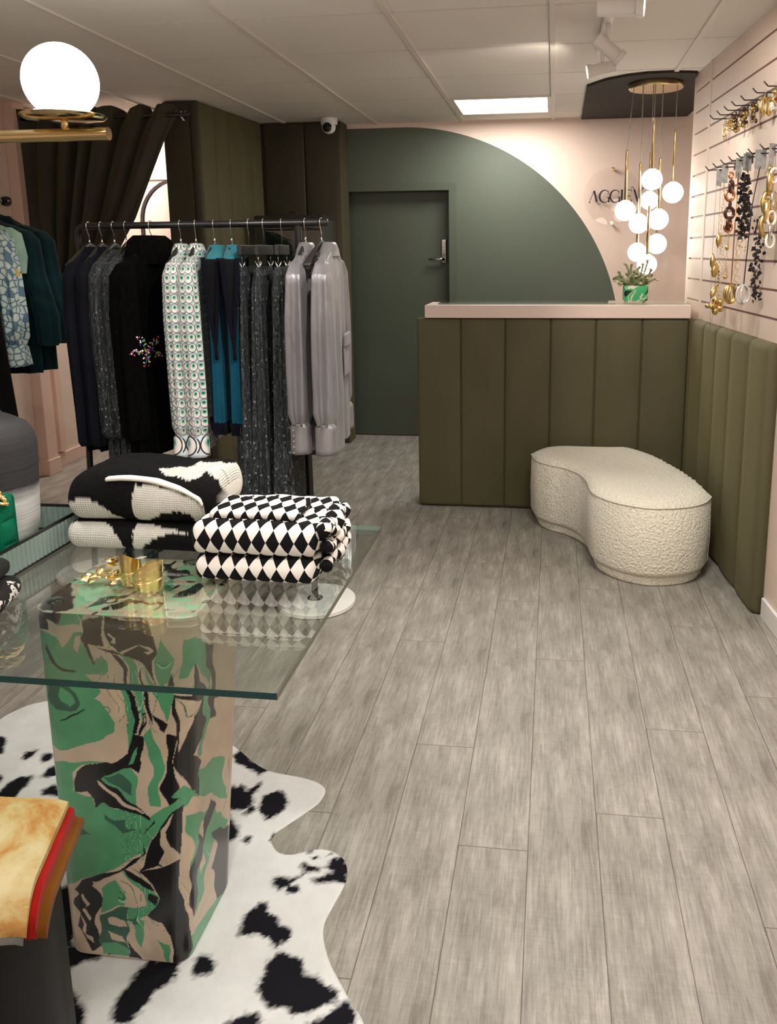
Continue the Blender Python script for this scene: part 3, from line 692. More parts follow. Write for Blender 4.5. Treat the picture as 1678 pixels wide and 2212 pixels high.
s2 = [[(90, 80), (165, 130), (140, 165), (170, 190), (110, 230)], [(105, 225), (190, 205), (195, 240), (160, 290), (100, 298)], [(210, 260), (240, 228), (290, 205), (350, 280), (490, 350), (420, 392), (340, 360), (300, 320), (230, 300)],
 [(130, 570), (180, 500), (220, 460), (240, 495), (290, 455), (320, 490), (300, 530), (360, 480), (430, 435), (440, 460), (350, 550), (385, 580), (370, 610), (290, 650), (150, 650), (100, 620)], [(290, 680), (320, 635), (370, 615), (378, 650), (320, 700)],
 [(405, 630), (440, 550), (500, 520), (570, 505), (625, 590), (590, 650), (540, 690), (460, 730), (410, 660)], [(100, 715), (185, 670), (230, 750), (265, 790), (250, 850), (160, 900), (100, 925)], [(285, 865), (370, 835), (330, 890), (300, 895)],
 [(485, 880), (520, 820), (560, 815), (500, 895)], [(750, 965), (800, 935), (805, 970), (760, 972)], [(790, 1005), (855, 975), (850, 1000), (810, 1012)], [(895, 980), (950, 962), (955, 980), (905, 990)],
 [(890, 1070), (930, 1020), (1030, 985), (1075, 1050), (1075, 1100), (1000, 1110), (930, 1090)], [(705, 1050), (740, 1030), (780, 1060), (850, 1065), (860, 1095), (740, 1120), (680, 1170), (560, 1240), (490, 1200), (520, 1150), (600, 1135), (640, 1160), (700, 1130), (740, 1100), (710, 1065)],
 [(600, 1250), (620, 1210), (700, 1200), (710, 1240), (640, 1278)], [(780, 1165), (880, 1130), (960, 1095), (1070, 1095), (1050, 1195), (960, 1180), (810, 1190)],
 [(245, 1580), (290, 1450), (360, 1360), (420, 1330), (470, 1325), (470, 1400), (540, 1430), (560, 1490), (650, 1520), (640, 1580), (560, 1650), (490, 1640), (480, 1590), (430, 1590), (400, 1550), (330, 1580)],
 [(400, 1960), (450, 1850), (460, 1780), (540, 1700), (610, 1690), (640, 1730), (700, 1730), (740, 1780), (740, 1860), (830, 1870), (890, 1930), (980, 1960), (990, 2040), (900, 2090), (780, 2130), (650, 2150), (600, 2090), (480, 2110), (420, 2050)],
 [(-80, 1780), (-40, 1725), (0, 1720), (50, 1730), (90, 1790), (60, 1850), (0, 1870), (-60, 1880)], [(160, 2212), (330, 2140), (400, 2130), (415, 2212), (380, 2400), (200, 2420)], [(780, 2212), (900, 2160), (1000, 2070), (1060, 2045), (1110, 2110), (1120, 2212), (1000, 2330), (860, 2350)]]
s1 = [[(0, 285), (45, 290), (30, 400), (0, 415), (-120, 380)], [(145, 435), (180, 390), (265, 380), (230, 420), (170, 445)], [(270, 450), (300, 400), (360, 405), (350, 440), (290, 465)], [(265, 560), (330, 495), (440, 455), (450, 540), (330, 560)],
 [(-100, 700), (0, 660), (60, 600), (130, 560), (230, 545), (200, 610), (120, 670), (100, 710), (60, 780)], [(280, 685), (300, 640), (360, 610), (450, 640), (452, 690)], [(-80, 560), (0, 540), (35, 560), (0, 610)],
 [(200, 900), (440, 700), (700, 800), (700, 1600), (680, 1790), (600, 1800), (500, 1830), (400, 1900), (380, 1750), (300, 1600), (150, 1700), (0, 1400)], [(740, 2150), (800, 2030), (900, 1900), (1000, 1790), (1210, 1800), (1190, 1900), (1010, 2040), (950, 2140), (880, 2212), (780, 2200)],
 [(380, 1970), (440, 1970), (540, 2060), (580, 2120), (560, 2300), (350, 2300)]]
sw = [[(345, 1325), (400, 1190), (460, 1110), (560, 1060), (560, 1260)], [(500, 1690), (500, 1640), (540, 1600), (620, 1620), (620, 1700)]]
RP = Pat([(BK, [T2(p) for p in q]) for q in s2]+[(BK, [T1(p) for p in q]) for q in s1]+[(WH, [T1(p) for p in q]) for q in sw], lambda p: p, WH)
m = MB(); G = .0055; ix0, ix1 = int(-2.2/G), int(-.2/G); iy0, iy1 = int(.6/G), int(2.5/G); idx = {}; vs = []; fs = []
def gi_(i, j):
    if (i, j) not in idx: idx[(i, j)] = len(vs); vs.append(Vector((i*G, j*G, .0035+.0008*noise.noise(Vector((i*G*5, j*G*5, 0))))))
    return idx[(i, j)]
spans = {}
for j in range(iy0, iy1):
    y = (j+.5)*G; xs = sorted((a[0]+(b[0]-a[0])*(y-a[1])/(b[1]-a[1])) for a, b in zip(OP, OP[1:]+OP[:1]) if (a[1] > y) != (b[1] > y))
    for a, b in zip(xs[::2], xs[1::2]):
        for i in range(int(math.floor(a/G+.5)), int(math.floor(b/G+.5))): fs.append((gi_(i, j), gi_(i+1, j), gi_(i+1, j+1), gi_(i, j+1)))
m.add(vs, fs)
# snap rim vertices to the smooth outline
cnt = {}
for f in fs:
    for k in range(4): e = tuple(sorted((f[k], f[(k+1) % 4]))); cnt[e] = cnt.get(e, 0)+1
rimv = {v for e, c in cnt.items() if c == 1 for v in e}
for v in rimv:
    p = m.v[v]; best = 9; bp_ = None
    for a, b in zip(oc, oc[1:]+oc[:1]):
        if abs(a.x-p.x) > .05 or abs(a.y-p.y) > .05: continue
        d = b-a; t = max(0, min(1, ((p.x-a.x)*d.x+(p.y-a.y)*d.y)/max(d.x**2+d.y**2, 1e-12))); q = a+d*t; L = (q.x-p.x)**2+(q.y-p.y)**2
        if L < best: best = L; bp_ = q
    if bp_ is not None: m.v[v] = Vector((bp_.x, bp_.y, .0025))
HIDE = vcol_mat('cow_hide', .85, (160, .25, (1, .4, 1)), mot=.14, mscale=14, Specular_IOR_Level=.1)
m2 = m; rug = m2.build('cowhide_rug', HIDE, smooth=True)
so = rug.modifiers.new('thickness', 'SOLIDIFY'); so.thickness = .0025
def rugc(v):
    q = 0.0
    for k in range(4):
        dx = noise.noise(Vector((v.x*38+k*9, v.y*38, 1)))*.013+noise.noise(Vector((v.x*130, v.y*130+k*5, 4)))*.006+(k % 2)*.002
        dy = noise.noise(Vector((v.x*38, v.y*38+k*9, 7)))*.013+noise.noise(Vector((v.x*130, v.y*130, 9+k)))*.006+(k//2)*.002
        q += RP.at(v.x+dx, v.y+dy)[0] > .5
    f = q/4; return tuple(lerp(BK[i], WH[i], f) for i in range(3))+(1,)
paint(rug, rugc); tag(rug, 'black and white cowhide rug lying on the floor under the table', 'rug')

# ================================================================ swirled pedestal + glass table top
ZT = .80
KB, GR_, BE, DG_, MT = rgb(30, 30, 31), rgb(88, 160, 116), rgb(203, 184, 162), rgb(60, 100, 82), rgb(150, 205, 165)
pg = [('G', [(80, 335), (300, 335), (320, 350), (265, 425), (160, 400)]),
 ('B', [(60, 385), (250, 405), (290, 430), (230, 455), (190, 520), (150, 460), (60, 440)]),
 ('G', [(60, 430), (110, 445), (150, 470), (180, 530), (200, 500), (235, 455), (290, 450), (330, 440), (290, 470), (240, 480), (225, 540), (250, 570), (270, 490), (300, 560), (330, 600), (380, 560), (420, 590), (425, 640), (400, 670), (300, 665), (380, 760), (340, 800), (420, 850), (455, 900), (440, 960), (400, 1000), (300, 1030), (180, 1045), (90, 1000), (60, 800)]),
 ('D', [(100, 690), (160, 700), (230, 770), (268, 830), (240, 870), (190, 875), (130, 850), (90, 800)]), ('G', [(150, 735), (200, 770), (225, 825), (190, 850), (160, 820), (140, 780)]),
 ('K', [(105, 520), (125, 560), (180, 620), (255, 655), (250, 662), (180, 640), (130, 600), (105, 560)]), ('K', [(165, 895), (250, 880), (300, 855), (300, 862), (250, 890), (165, 902)]),
 ('K', [(60, 260), (80, 350), (150, 392), (190, 335), (90, 310)]), ('K', [(60, 330), (100, 345), (102, 425), (60, 420)]),
 ('K', [(290, 400), (330, 380), (400, 355), (600, 360), (640, 400), (660, 480), (670, 560), (640, 600), (665, 720), (640, 680), (600, 620), (560, 600), (500, 560), (430, 545), (380, 530), (340, 515), (300, 520), (340, 605), (330, 615), (262, 495), (280, 455)]),
 ('B', [(400, 355), (412, 355), (410, 430), (430, 500), (480, 545), (560, 510), (590, 505), (500, 555), (440, 530), (340, 515), (345, 508), (390, 505), (395, 430)]), ('B', [(440, 440), (472, 470), (465, 500), (440, 490), (445, 482), (458, 482), (455, 468), (432, 452)]),
 ('B', [(590, 505), (640, 525), (655, 550), (630, 570), (615, 555), (640, 548), (630, 535), (595, 515)]),
 ('G', [(490, 555), (540, 580), (570, 640), (585, 740), (600, 850), (580, 950), (570, 880), (560, 780), (540, 700), (530, 630)]),
 ('G', [(490, 730), (520, 760), (545, 850), (560, 950), (560, 980), (530, 1050), (505, 850), (490, 800)]),
 ('K', [(430, 545), (470, 560), (500, 590), (520, 640), (527, 720), (552, 780), (562, 900), (570, 975), (548, 980), (542, 900), (522, 800), (512, 700), (500, 640), (470, 590)]),
 ('K', [(580, 620), (600, 720), (640, 860), (640, 940), (620, 880), (592, 760)]), ('K', [(640, 860), (720, 940), (720, 975), (690, 960), (650, 900)]), ('K', [(580, 855), (600, 850), (602, 920), (592, 985), (578, 985), (580, 900)]), ('B', [(587, 865), (594, 865), (594, 910), (588, 930)]),
 ('G', [(600, 620), (640, 700), (680, 760), (760, 780), (740, 860), (715, 930), (685, 800), (640, 760)]),
 ('G', [(700, 480), (730, 560), (750, 600), (740, 700), (690, 750), (650, 600)]), ('K', [(750, 665), (752, 730), (720, 735), (735, 700)]),
 ('G', [(820, 480), (880, 465), (930, 490), (950, 600), (930, 700), (860, 610), (830, 690), (780, 690), (800, 560)]),
 ('K', [(860, 605), (890, 700), (940, 740), (990, 800), (900, 800), (760, 790), (770, 830), (840, 870), (850, 950), (830, 1100), (790, 1190), (765, 1140), (790, 1020), (770, 940), (745, 880), (755, 780), (850, 770)]),
 ('B', [(770, 810), (830, 860), (850, 900), (830, 1000), (800, 1070), (795, 960)]), ('K', [(850, 870), (900, 800), (945, 780), (930, 900), (880, 1060), (820, 1190), (790, 1195), (830, 1070)]),
 ('K', [(920, 480), (950, 520), (975, 900), (945, 900), (940, 700)]), ('G', [(905, 760), (935, 700), (945, 900), (900, 1050), (880, 1080), (925, 900)]),
 ('K', [(545, 980), (610, 990), (600, 1060), (560, 1180), (500, 1160), (420, 1140), (520, 1080)]), ('G', [(575, 1035), (570, 1080), (530, 1140), (505, 1150), (530, 1110)]),
 ('G', [(605, 990), (630, 940), (700, 1080), (720, 1150), (680, 1240), (700, 1345), (650, 1335), (630, 1250), (650, 1150)]),
 ('K', [(735, 980), (790, 990), (770, 1100), (760, 1200), (800, 1290), (740, 1335), (690, 1250), (730, 1150), (740, 1080)]),
 ('G', [(990, 1090), (1030, 1100), (1030, 1310), (900, 1300), (750, 1290), (800, 1240), (860, 1250), (880, 1150)]), ('K', [(880, 1180), (890, 1200), (870, 1290), (800, 1200), (850, 1100), (850, 1080), (885, 1090)]),
 ('G', [(130, 1120), (420, 1120), (300, 1140), (230, 1180), (240, 1270), (330, 1300), (350, 1370), (400, 1330), (600, 1400), (645, 1440), (590, 1530), (600, 1600), (480, 1650), (400, 1700), (200, 1740), (160, 1500), (130, 1300)]),
 ('G', [(495, 1155), (560, 1200), (580, 1300), (560, 1380), (480, 1300), (380, 1200), (400, 1170)]), ('D', [(400, 1400), (500, 1480), (560, 1490), (480, 1500), (400, 1440)]),
 ('K', [(260, 1180), (320, 1140), (420, 1120), (470, 1150), (530, 1165), (410, 1175), (385, 1195), (470, 1260), (560, 1340), (652, 1425), (640, 1445), (600, 1415), (480, 1355), (400, 1330), (352, 1372), (340, 1320), (310, 1270), (250, 1275), (240, 1230)]),
 ('B', [(362, 1205), (380, 1210), (430, 1260), (470, 1290), (520, 1330), (610, 1392), (600, 1398), (500, 1340), (420, 1270), (365, 1225)]), ('D', [(400, 1180), (470, 1180), (540, 1240), (560, 1290), (500, 1270), (440, 1220)]),
 ('D', [(230, 1480), (280, 1475), (330, 1510), (260, 1520), (240, 1590), (220, 1560)]), ('D', [(432, 1435), (498, 1432), (490, 1480), (450, 1475)]),
 ('G', [(645, 1400), (800, 1290), (860, 1250), (840, 1335), (720, 1420), (660, 1500), (620, 1600), (600, 1640), (590, 1530)]),
 ('K', [(655, 1425), (600, 1500), (590, 1520), (600, 1560), (612, 1600), (590, 1620), (560, 1625), (480, 1675), (300, 1725), (250, 1765), (280, 1800), (250, 1850), (280, 1900), (250, 1960), (300, 2050), (330, 2090), (400, 2070), (360, 1960), (400, 1850), (350, 1760), (450, 1705), (570, 1640), (625, 1600), (590, 1520), (650, 1445)]),
 ('B', [(355, 1740), (450, 1750), (400, 1775), (370, 1770)]), ('B', [(290, 1800), (300, 1800), (325, 1850), (300, 1870), (350, 1930), (330, 1940), (290, 1880), (310, 1860)]), ('B', [(275, 1900), (300, 1960), (290, 2010), (340, 2020), (345, 2050), (300, 2030), (270, 1990), (285, 1960)]),
 ('G', [(380, 1780), (450, 1740), (500, 1800), (480, 1900), (400, 1900)]), ('D', [(400, 1910), (500, 1900), (520, 2000), (530, 2140), (420, 2130), (380, 2040)]), ('B', [(430, 1930), (500, 1940), (510, 1980), (440, 1960)]), ('B', [(420, 2000), (500, 2030), (520, 2070), (440, 2040)]), ('G', [(400, 2060), (470, 2060), (530, 2110), (520, 2145), (400, 2120)]),
 ('K', [(820, 1330), (800, 1500), (790, 1610), (700, 1650), (600, 1690), (640, 1560), (680, 1460), (760, 1370)]), ('B', [(680, 1480), (770, 1370), (715, 1480), (740, 1560), (795, 1612), (700, 1660), (712, 1580)]),
 ('G', [(480, 1680), (600, 1740), (680, 1840), (640, 1920), (520, 1960), (500, 1900), (610, 1880), (590, 1800)]), ('K', [(490, 1665), (560, 1690), (640, 1760), (660, 1800), (600, 1770), (520, 1710)]), ('K', [(620, 1800), (670, 1830), (655, 1870), (610, 1840)]),
 ('K', [(600, 1690), (720, 1660), (800, 1620), (800, 1720), (830, 1850), (850, 1980), (800, 2200), (765, 2200), (740, 2010), (700, 1960), (620, 1930), (680, 1840), (650, 1760)]),
 ('G', [(530, 1930), (600, 1960), (600, 2090), (550, 2020)]), ('G', [(660, 2040), (730, 2060), (750, 2180), (735, 2180), (715, 2090)]), ('K', [(530, 2060), (600, 2170), (530, 2150)]),
 ('B', [(800, 1580), (850, 1620), (830, 1760), (870, 1980), (850, 1990), (825, 1900), (795, 1780)]), ('G', [(830, 1400), (900, 1400), (960, 1350), (1040, 1420), (940, 1600), (900, 1800), (880, 1900), (850, 1640), (870, 1560), (820, 1480)]), ('B', [(900, 1440), (930, 1420), (900, 1560), (920, 1640), (900, 1700), (885, 1560)]),
 ('K', [(960, 1480), (1050, 1440), (1050, 1790), (990, 1860), (965, 1700), (985, 1560)]), ('K', [(890, 1500), (920, 1520), (905, 1600), (870, 1720), (885, 1800), (870, 1920), (835, 1860), (850, 1700)]), ('K', [(930, 1330), (965, 1335), (940, 1480), (915, 1560), (920, 1420)]),
 ('G', [(840, 2050), (870, 1980), (940, 1900), (1040, 1790), (1030, 2000), (880, 2180), (800, 2180)]), ('K', [(830, 1990), (850, 2000), (840, 2100), (800, 2180), (790, 2150)])]
CC = {'G': GR_, 'K': KB, 'B': BE, 'D': DG_}
# the polygons are unrolled on the pedestal's own front plane and right plane
def dproj(p):
    d = p-CAM; z = d.dot(_f); return (CX+FPX*d.dot(_r2)/z, CY-FPX*d.dot(_u2)/z)
PEDP = Pat([(CC[k], q) for k, q in pg], lambda p: (60+p[0]/2.404, 1180+p[1]/2.404), BE)
PH = .7815
def pedring(t, z, ins=0, N=200):
    x0, x1, y0, y1 = lerp(-1.030, -1.052, t)+ins, lerp(-.752, -.700, t)-ins, lerp(1.422, 1.455, t)+ins, lerp(1.70, 1.765, t)-ins
    cx, cy = (x0+x1)/2, (y0+y1)/2; hx, hy = (x1-x0)/2, (y1-y0)/2
    pts = []
    for ccx, ccy, a0, r in ((hx, hy, 0, .06), (-hx, hy, 90, .075), (-hx, -hy, 180, .045), (hx, -hy, 270, .035)):
        sx, sy = (1 if ccx > 0 else -1), (1 if ccy > 0 else -1)
        for i in range(7): a = radians(a0+15*i); pts.append((cx+sx*(hx-r)+r*cos(a), cy+sy*(hy-r)+r*sin(a)))
    pts.append(pts[0]); L = [0]
    for a, b in zip(pts, pts[1:]): L.append(L[-1]+hypot(b[0]-a[0], b[1]-a[1]))
    out = []; k = 0
    for i in range(N):
        s = L[-1]*i/N
        while L[k+1] < s: k += 1
        f = (s-L[k])/(L[k+1]-L[k]); out.append(Vector((lerp(pts[k][0], pts[k+1][0], f), lerp(pts[k][1], pts[k+1][1], f), z)))
    return out
PCX, PCY = -.89, 1.6
N_ = 640; H_ = 460
rings = [pedring(PH*j/H_/.79, PH*j/H_, .004 if j in (0, H_) else 0, N_) for j in range(H_+1)]
cap = [pedring(1, PH, .004+.0028*k, N_) for k in range(1, 50)]
m = MB(); m.loft([[Vector((p.x-PCX, p.y-PCY, p.z)) for p in r] for r in rings+cap])
PEDM = vcol_mat('swirled_resin', .3, None, mot=.05, Coat_Weight=.25, Coat_Roughness=.12)
def swcol(p):
    q = p*1.6; a = Vector((noise.noise(q), noise.noise(q+Vector((5, 2, 1))), noise.noise(q+Vector((1, 7, 3)))))
    q2 = Vector((p.x, p.y, p.z*.6))*5+a*2.2; b = Vector((noise.noise(q2*1.7), noise.noise(q2*1.7+Vector((3, 3, 3))), 0)); f = noise.noise(q2+b*.9)
    f2 = noise.noise(q2*3+b*2.5)
    if abs(f2) < .045: return KB if f > 0 else MT
    for lim, c in ((-.34, KB), (-.2, BE), (-.06, GR_), (.0, MT), (.16, BE), (.24, KB), (.5, GR_)):
        if f < lim: return c
    return KB
ped = m.build('swirled_pedestal', PEDM, smooth=True, angle=50)
ped.location = (PCX, PCY, .0062)
TOPP = Pat([(KB, [(90, 200), (230, 190), (225, 260), (260, 300), (210, 330), (80, 320), (60, 260)]), (BE, [(230, 190), (330, 120), (480, 95), (560, 110), (480, 180), (330, 190), (290, 180), (240, 195)]), (MT, [(190, 190), (320, 165), (400, 190), (380, 270), (240, 310), (250, 240), (300, 200)]), (KB, [(690, 100), (820, 110), (860, 150), (740, 160)]), (GR_, [(650, 190), (760, 160), (740, 220), (680, 260)]), (KB, [(300, 330), (380, 260), (560, 240), (480, 280), (360, 310)]), (KB, [(780, 240), (900, 190), (930, 220), (860, 260), (740, 280)]), (BE, [(400, 270), (700, 270), (700, 320), (380, 320)]), (KB, [(420, 310), (520, 280), (560, 285), (450, 320)])], lambda p: (60+p[0]/2.404, 1180+p[1]/2.404), BE)
def pedc(v):
    p = v+Vector((PCX, PCY, .006)); wv = .0045
    p2 = p+Vector((noise.noise(p*26)+1.3*noise.noise(p*11), noise.noise(p*26+Vector((9, 9, 9)))+1.3*noise.noise(p*11+Vector((3, 1, 9))), noise.noise(p*26+Vector((4, 8, 2)))+1.3*noise.noise(p*11+Vector((8, 1, 2)))))*wv*1.7
    if p.z > PH-.003+.006 and abs(p.z-(PH+.006)) < .003:
        x, y = dproj(p2); c = TOPP.at(x, y)
        if c == BE:
            f = noise.noise(Vector((p.x*30+noise.noise(p*20)*3, p.y*34, 3))); 
            if f > .28: return KB
            if f < -.2: return MT
        return c
    front = p.y < 1.48 or (p.x > -.90 and p.y < 1.75 and p.x > lerp(-.80, -.76, p.z/PH))
    if front:
        x, y = dproj(p2); c = PEDP.at(x, y)
        q = p*7; q = q+Vector((noise.noise(q), noise.noise(q+Vector((4, 4, 4))), noise.noise(q+Vector((7, 1, 5)))))*1.1; fl = noise.noise(q); fr_ = (fl*5.5) % 1; ms = noise.noise(p*6+Vector((2, 9, 4)))
        if fr_ < .06 and ms > .22 and c != KB: return DG_
        if .06 <= fr_ < .14 and ms > .22 and c == GR_: return MT
        k = 1+.16*noise.noise(q*2.2); return (c[0]*k, c[1]*k, c[2]*k, 1)
    return swcol(p)
paint(ped, pedc); tag(ped, 'green, black and beige swirled resin pedestal holding up the glass table top', 'pedestal')
PAD = glass('clear_pad', (.8, .84, .82, 1), 1.45)
for k, (a, b) in enumerate(((120, 1298), (413, 1216))):
    c = Zp(a, b, PH+.006); m = MB(); m.lathe([(.001, 0), (.017, 0), (.018, .001), (.017, .0022)], (c.x-PCX, c.y-PCY, PH+.0003), 24); q = m.build('clear_pad', PAD, ped, True)
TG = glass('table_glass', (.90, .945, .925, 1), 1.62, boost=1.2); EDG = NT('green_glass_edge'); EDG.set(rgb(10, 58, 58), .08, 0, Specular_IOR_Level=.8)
TX0, TX1, TY0, TY1 = -2.45, Zp(598, 1498, ZT).x, Zp(598, 1498, ZT).y, Zp(813, 1136, ZT).y
m = MB(); v = [(TX0, TY0), (TX1, TY0), (TX1, TY1), (TX0, TY1)]
z0, z1 = ZT-.012, ZT
m.add([(x, y, z) for z in (z0, z1) for x, y in v], [(3, 2, 1, 0), (4, 5, 6, 7)]); m.m = 1
EG = glass('glass_rim', (.25, .5, .46, 1), 1.6, boost=2.0)
m.add([(x, y, z) for z in (z0, z1) for x, y in v], [(0, 1, 5, 4), (3, 0, 4, 7)]); m.m = 3
m.add([(x, y, z) for z in (z0, z1) for x, y in v], [(2, 3, 7, 6)]); m.m = 2
m.add([(x, y, z) for z in (z0, z1) for x, y in v], [(1, 2, 6, 5)])
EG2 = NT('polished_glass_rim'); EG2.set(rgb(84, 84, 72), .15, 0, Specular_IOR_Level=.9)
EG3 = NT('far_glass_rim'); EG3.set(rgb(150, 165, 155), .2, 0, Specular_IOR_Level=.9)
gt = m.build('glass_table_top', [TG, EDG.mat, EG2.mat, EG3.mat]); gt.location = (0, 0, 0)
tag(gt, 'large clear glass table top with green edges resting on the swirled pedestal', 'table top')
# a second pedestal carries the far left end
p2_ = ped.copy(); COL.objects.link(p2_); p2_.location = (-2.15, 1.62, .0062); p2_['label'] = 'second swirled resin pedestal under the far left end of the glass table'

# ================================================================ folded knitwear on the table
def rr(hy, hz, r, n=8):
    r = min(r, hy*.98, hz*.98); out = []
    for cy, cz, a0 in ((hy-r, hz-r, 0), (-hy+r, hz-r, 90), (-hy+r, -hz+r, 180), (hy-r, -hz+r, 270)):
        for i in range(n+1): a = radians(a0+90*i/n); out.append((cy+r*cos(a), cz+r*sin(a)))
    # even spacing
    P = out+[out[0]]; L = [0]
    for a, b in zip(P, P[1:]): L.append(L[-1]+hypot(b[0]-a[0], b[1]-a[1]))
    N = 96; res = []; k = 0
    for i in range(N):
        s = L[-1]*i/N
        while L[k+1] < s: k += 1
        f = (s-L[k])/max(1e-9, L[k+1]-L[k]); res.append((lerp(P[k][0], P[k+1][0], f), lerp(P[k][1], P[k+1][1], f)))
    return res
def slab(mb, L, D, H, r, endr=.03, n=70, ztop=None, nz=.004, seed=0, rip=0, fold=0):
    """soft folded cloth block, length L along x, depth D along y, height H, resting on z=0"""
    rings = []
    for i in range(n+1):
        t = i/n; x = (t-.5)*L; e = min(t, 1-t)*L; k = 1 if e > endr else sqrt(max(0.0004, 1-(1-e/endr)**2))
        ring = []
        for (a, b) in rr(D/2, H/2, r):
            kz = lerp(1, k, .75); ky = lerp(1, k, .35); y = a*ky; z = b*kz+H/2
            if z > H*.5 and ztop: z = H*.5+(z-H*.5)*ztop(x, a)
            if rip: z += rip*max(0, (z/H-.3))*sin(x*60+a*20)
            q = Vector((x*9+seed, a*9, z*9)); dn = noise.noise(q)*nz
            y += dn*(1 if a > 0 else -1); z += abs(noise.noise(q*1.7))*nz*(1 if z > H/2 else 0)
            if fold and a > -D*.3: x2 = x+ (fold*sin(z/H*pi*5.0)*(1-k) if t > .5 else 0)
            else: x2 = x
            ring.append(Vector((x2, y, max(z, 0))))
        rings.append(ring)
    mb.loft(rings)
# --- chunky black and white knits
c6 = lambda p: (120+p[0]/3.995, 940+p[1]/3.995)
KN, KW = (.006, .006, .0065, 1), (.78, .75, .68, 1)
kw = [[(40, 660), (80, 620), (130, 575), (200, 552), (290, 565), (370, 600), (440, 650), (520, 700), (620, 722), (480, 745), (200, 760), (60, 740)],
 [(690, 425), (760, 435), (870, 440), (1000, 470), (1150, 530), (1270, 600), (1290, 690), (1280, 750), (1250, 775), (1200, 740), (1160, 680), (1060, 660), (940, 665), (880, 700), (810, 740), (760, 748), (690, 715), (665, 650), (655, 540)],
 [(890, 290), (1050, 270), (1120, 280), (1200, 260), (1240, 230), (1600, 240), (1640, 600), (1500, 620), (1450, 560), (1450, 480), (1400, 390), (1300, 305), (1260, 355), (1160, 392), (1080, 370), (940, 340)]]
kw2 = [[(30, 830), (120, 760), (220, 735), (420, 742), (470, 790), (530, 870), (580, 950), (650, 1040), (400, 1020), (60, 1010)], [(700, 760), (800, 765), (950, 800), (1100, 835), (1200, 850), (980, 845), (900, 870), (820, 920), (760, 960), (730, 1050), (690, 1050), (665, 930), (665, 830)]]
PU = Pat([(KW, q) for q in kw], c6, KN); PL_ = Pat([(KW, q) for q in kw2], c6, KN)
t = NT('chunky_waffle_knit'); at = t.t.nodes.new('ShaderNodeAttribute'); at.attribute_name = 'pattern'
uvs = t.sep(t.co('UV')); su = t.math('SINE', t.math('MULTIPLY', uvs[1], 2*pi/.0062)); sv = t.math('SINE', t.math('MULTIPLY', uvs[0], 2*pi/.0055))
kb_ = t.math('MULTIPLY', t.math('ADD', su, 1.0), t.math('ADD', t.math('MULTIPLY', sv, .6), 1.2)); t.set(t.mix(1.0, at.outputs['Color'], t.ramp(t.noise(t.co(), 30, 3), [(.2, (.86,)*3+(1,)), (.8, (1, 1, 1, 1))]), 'MULTIPLY'), .95, 0, Specular_IOR_Level=.15)
t.bump(kb_, .55, .002); KNIT = t.mat
def kc(P, org, rz=0):
    def f(v):
        p = Matrix.Rotation(rz, 3, 'Z') @ v+org; n = noise.noise(p*240)*.0028; s = Vector((round(p.x/.0045)*.0045, p.y, round(p.z/.004)*.004))+Vector((n, 0, n))
        x, y = dproj(s); return P.at(x, y)
    return f
g_ = 'folded knits on the glass table'
ka = MB(); slab(ka, .372, .27, .067, .033, .035, 160, seed=1, nz=.005)
o = ka.build('folded_sweater', KNIT, smooth=True); o.location = (-.977, 1.895, ZT+.0005); paint(o, kc(PL_, o.location.copy())); tag(o, 'black and white chunky knit sweater folded at the bottom of the left pile', 'sweater', g_)
def zt(x, a):
    return 1+.55*math.exp(-((x+.06)/.12)**2)*(.6+.4*sin(pi*min(1, max(0, (a+.14)/.28))))+.35*max(0, (x-.05)/.15)
ka = MB(); slab(ka, .370, .26, .100, .049, .04, 170, zt, seed=5, nz=.006)
o = ka.build('folded_sweater', KNIT, smooth=True); o.location = (-.975, 1.895, ZT+.0675); paint(o, kc(PU, o.location.copy())); tag(o, 'black and white chunky knit sweater folded on top of the left pile', 'sweater', g_)
o['label'] = 'black and white chunky knit sweater folded on top of the left pile'
upk = o
# collar flap with its white edge, folded over the top knit
from mathutils.bvhtree import BVHTree
def hit(ob, px_, py):
    bv = BVHTree.FromPolygons([v.co for v in ob.data.vertices], [tuple(p.vertices) for p in ob.data.polygons]); l_ = ob.location
    h = bv.ray_cast(CAM-l_, ray(px_, py).normalized()); return h[0] if h[0] is not None else Yp(px_, py, 1.8)-l_
fl0 = [hit(o, *c6(p))+Vector((0, -.002, .003)) for p in [(445, 392), (600, 385), (800, 402), (950, 440), (1100, 490), (1230, 560), (1275, 620)]]
flp = crv(fl0, 40); m = MB(); rings = []
for i, p in enumerate(flp):
    q = [Vector((0, -.004, -.004)), Vector((0, -.008, .001)), Vector((0, -.004, .0055)), Vector((0, .03, .006)), Vector((0, .07, .003)), Vector((0, .07, -.004))]
    rings.append([p+a for a in q])
m.loft(rings); fo_ = m.build('white_hem_edge', plain('cream_knit_edge', rgb(232, 228, 218), .9), upk, True); fo_['label'] = 'folded-over white hem edge'
m = MB(); c = Yp(497, 1030, 1.99)-o.location
for k, (dx, dy, dz, rr_) in enumerate(((0, 0, 0, .030), (.006, -.04, -.035, .024), (.012, -.07, -.065, .020))):
    P = [c+Vector((dx-.05+.1*i/10, dy-.015*sin(i*.5), dz+.006*sin(i*.8))) for i in range(11)]
    m.tube(P, [rr_*(.3+.7*sin(pi*(i+.8)/11.6)) for i in range(11)], 16)
m.v = [v+Vector((-.035, 0, 0)) for v in m.v]
q = m.build('rolled_sleeve', fabric('cream_knit', rgb(238, 234, 224), rgb(225, 220, 208), weave=260, bs=.6), upk, True); q['label'] = 'rolled cream sleeve at the right end'
